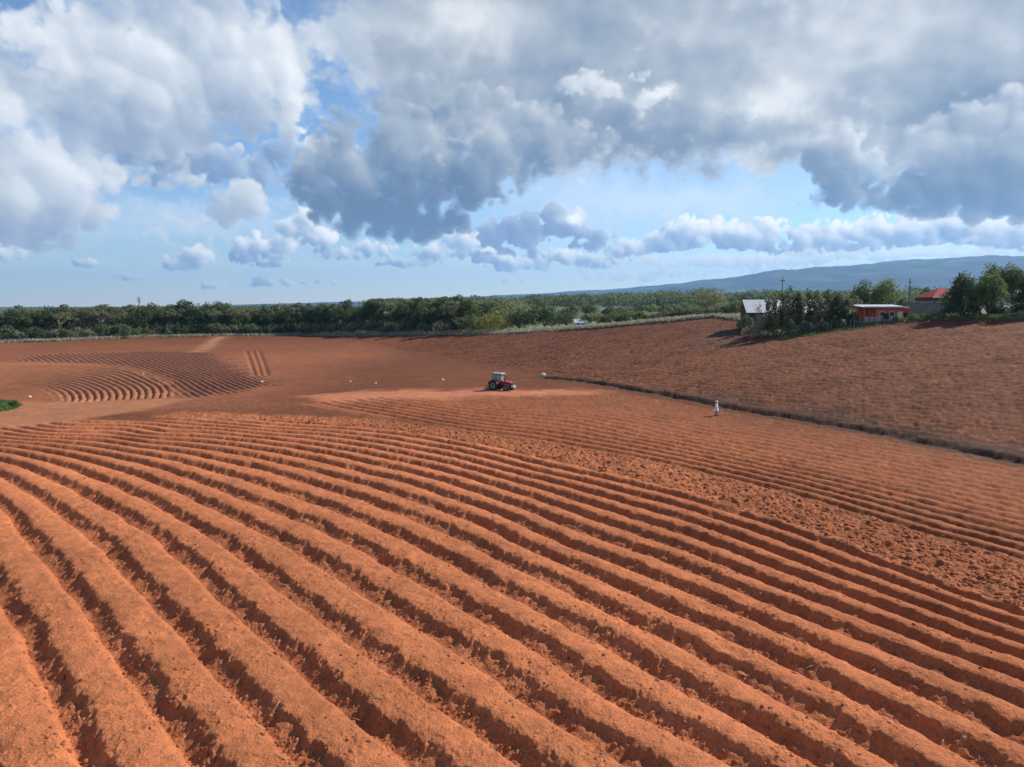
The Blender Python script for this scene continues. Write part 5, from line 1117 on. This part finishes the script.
    heaps(rows, 211, 1.1, 5, 22, 8.0, DARK, .8, 1.0, .32, .38, .16, .7, .96, spots([(940, 196, 140, 20, -.08), (900, 150, 26, 14, .2), (985, 140, 60, 30, .10)], 12), spots([(898, 150, 18, 11, .7)], 10))
    rows = [(572, 88, 14, 9, .9), (590, 80, 16, 10, .9), (608, 90, 14, 8, .9), (645, 98, 12, 7, .9), (660, 97, 10, 6, .9), (640, 76, 10, 5, .6), (752, 112, 10, 8, .6)]
    heaps(rows, 213, 1.4, 3, 9, 6.0, LEFT, .7, .9, .36, .45, -.08, .4, .62)
    k = 1 - sm(el, 28, 36); rgb = rgb * k[..., None]; A = A * k                # clear overhead, beyond the view
    return np.concatenate([rgb, A[..., None]], axis=2).astype(np.float32)
# ------------------------------------------------------------------ the far volcano slope
def mountain():
    us = [-700, 100, 400, 500, 600, 700, 760, 800, 850, 900, 950, 1024, 1200, 1500]
    vs = [309, 308, 300, 295, 290, 281.5, 273, 269, 265, 262.5, 260.5, 257, 251, 246]
    az = np.radians(np.linspace(-40, 58, 380)); rr = np.linspace(5200, 11800, 110)
    A, R = np.meshgrid(az, rr); X, Y = R * np.sin(A), R * np.cos(A)
    u = 512 + 710 * np.tan(A); top = np.interp(u, us, vs)
    h = (306 - top) / 710.0 * 10500 * np.cos(A)
    t = sstep(R, 5200, 10500) * .62 + .38 * np.clip((R - 5200) / 5300, 0, 1); t = np.where(R > 10500, 1 - .15 * (R - 10500) / 1300, t)
    Z = 6 + h * t * (1 + .10 * fbm(X / 1500, Y / 1500, 5, 940)) + h.clip(0, 400) / 400 * 60 * fbm(X / 700, Y / 700, 5, 941) * np.minimum(1, (R - 5200) / 1500).clip(0, 1)
    Z = np.where(h < 0, -4, Z)
    V = np.stack([X, Y, Z], -1).reshape(-1, 3); n = len(az); i = np.arange(len(rr) - 1)[:, None] * n + np.arange(n - 1)[None]
    m, nt, b = new_mat('mountain_cover'); L = nt.links.new; N = nt.nodes.new
    g = N('ShaderNodeNewGeometry'); n1 = N('ShaderNodeTexNoise'); n1.inputs['Scale'].default_value = .0022; n1.inputs['Detail'].default_value = 7; L(g.outputs['Position'], n1.inputs['Vector'])
    vo = N('ShaderNodeTexVoronoi'); vo.inputs['Scale'].default_value = .0035; L(g.outputs['Position'], vo.inputs['Vector'])
    r = N('ShaderNodeValToRGB'); e = r.color_ramp.elements; e[0].position = .45; e[0].color = (.040, .058, .044, 1); e[1].position = .66; e[1].color = (.115, .135, .080, 1); L(n1.outputs['Fac'], r.inputs['Fac'])
    x = N('ShaderNodeMix'); x.data_type = 'RGBA'; x.blend_type = 'MULTIPLY'; x.inputs['Factor'].default_value = .5; L(r.outputs['Color'], x.inputs['A']); L(vo.outputs['Color'], x.inputs['B']); L(x.outputs['Result'], b.inputs['Base Color']); b.inputs['Roughness'].default_value = .95; b.inputs['Specular IOR Level'].default_value = .05
    o = np_mesh('mountain', V, np.stack([i, i + 1, i + n + 1, i + n], -1).reshape(-1, 4), m, smooth=True); tag(o, kind='structure')
    return float(Z.max())
MT = mountain()
# ------------------------------------------------------------------ air
def haze(top, density):
    m = bpy.data.materials.new('pale_air'); m.use_nodes = True; nt = m.node_tree; nt.nodes.clear()
    out = nt.nodes.new('ShaderNodeOutputMaterial'); v = nt.nodes.new('ShaderNodeVolumePrincipled')
    v.inputs['Density'].default_value = density; v.inputs['Color'].default_value = HAZE_COL; v.inputs['Anisotropy'].default_value = .25
    nt.links.new(v.outputs['Volume'], out.inputs['Volume'])
    o = MB().box((0, 0, (top - 4.5) / 2 + .0), (27000, 27000, top + 4.5)).build('haze', m); tag(o, kind='stuff'); o['label'] = 'thin blue air between the field and the far mountain'; o['category'] = 'haze'
    return o
HAZE_COL = (.30, .58, 1.0, 1)
haze(MT + 12, 7.4e-5)
# ------------------------------------------------------------------ sun, sky and clouds
SUN_AZ, SUN_EL = math.radians(61), math.radians(37)               # to the right of the view, ahead
sd = Vector((math.sin(SUN_AZ) * math.cos(SUN_EL), math.cos(SUN_AZ) * math.cos(SUN_EL), math.sin(SUN_EL)))
sl = bpy.data.lights.new('sun', 'SUN'); sl.energy = 4.6; sl.angle = math.radians(.53); sl.color = (1.0, .94, .85)
so = bpy.data.objects.new('sun', sl); COL.objects.link(so); so.rotation_euler = sd.to_track_quat('Z', 'Y').to_euler(); so.location = (60, 40, 80)
W = bpy.data.worlds.new('World'); SC.world = W; W.use_nodes = True
def world():
    nt = W.node_tree; nt.nodes.clear(); N = nt.nodes.new; L = nt.links.new
    img = cloud_image(); h, w = img.shape[:2]
    im = bpy.data.images.new('cloud_field', w, h, alpha=True, float_buffer=True)
    im.colorspace_settings.name = 'Linear Rec.709'; im.alpha_mode = 'CHANNEL_PACKED'
    a = img[..., 3:4]; un = np.concatenate([np.where(a > 1e-4, img[..., :3] / np.maximum(a, 1e-4), 0), a], 2).astype(np.float32)
    im.pixels.foreach_set(un.ravel()); im.update(); im.pack()
    tc = N('ShaderNodeTexCoord'); sx = N('ShaderNodeSeparateXYZ'); L(tc.outputs['Generated'], sx.inputs[0])
    def M(op, a, b=None):
        m = N('ShaderNodeMath'); m.operation = op
        for i, q in enumerate((a, b)):
            if q is None: continue
            if isinstance(q, (int, float)): m.inputs[i].default_value = q
            else: L(q, m.inputs[i])
        return m.outputs[0]
    azr = M('ARCTAN2', sx.outputs['X'], sx.outputs['Y']); elr = M('ARCSINE', sx.outputs['Z'])
    d = math.pi / 180
    uu = M('DIVIDE', M('SUBTRACT', azr, AZ0 * d), (AZ1 - AZ0) * d); vv = M('MINIMUM', M('DIVIDE', M('SUBTRACT', elr, EL0 * d), (EL1 - EL0) * d), .998)
    cb = N('ShaderNodeCombineXYZ'); L(uu, cb.inputs[0]); L(vv, cb.inputs[1])
    it = N('ShaderNodeTexImage'); it.image = im; it.extension = 'MIRROR'; it.interpolation = 'Cubic'; L(cb.outputs[0], it.inputs['Vector'])
    sky = N('ShaderNodeTexSky'); sky.sky_type = 'NISHITA'; sky.sun_disc = False; sky.sun_elevation = SUN_EL; sky.sun_rotation = SUN_AZ
    sky.air_density = 1.0; sky.dust_density = SKY_DUST; sky.ozone_density = 5.0; sky.altitude = 300
    sc = N('ShaderNodeMix'); sc.data_type = 'RGBA'; sc.blend_type = 'MULTIPLY'; sc.inputs['Factor'].default_value = 1; L(it.outputs['Color'], sc.inputs['A']); sc.inputs['B'].default_value = (CLOUD_GAIN, CLOUD_GAIN, CLOUD_GAIN, 1)
    mx = N('ShaderNodeMix'); mx.data_type = 'RGBA'; L(it.outputs['Alpha'], mx.inputs['Factor']); L(sky.outputs['Color'], mx.inputs['A']); L(sc.outputs['Result'], mx.inputs['B'])
    bg = N('ShaderNodeBackground'); bg.inputs['Strength'].default_value = SKY_STR; L(mx.outputs['Result'], bg.inputs['Color'])
    out = N('ShaderNodeOutputWorld'); L(bg.outputs[0], out.inputs['Surface'])
EXPO = 0.48; SKY_STR = .105; SKY_DUST = .0; CLOUD_GAIN = 1.22 / SKY_STR / 2 ** EXPO
world()
W.cycles.sampling_method = 'MANUAL'; W.cycles.sample_map_resolution = 1024
# ------------------------------------------------------------------ camera and render
cd = bpy.data.cameras.new('camera'); co = bpy.data.objects.new('camera', cd); COL.objects.link(co); SC.camera = co
cd.sensor_width = 36; cd.lens = 36 * 710 / 1024; cd.clip_start = .5; cd.clip_end = 40000
co.location = (0, 0, CAM_Z); co.rotation_euler = (math.pi / 2 - PITCH, 0, 0)
vs = SC.view_settings; vs.view_transform = 'Standard'; vs.look = 'None'; vs.exposure = EXPO; vs.gamma = 1; vs.use_curve_mapping = False
SC.render.engine = 'CYCLES'; SC.cycles.use_denoising = True; SC.cycles.max_bounces = 6; SC.cycles.diffuse_bounces = 3; SC.cycles.transparent_max_bounces = 8; SC.cycles.volume_bounces = 0
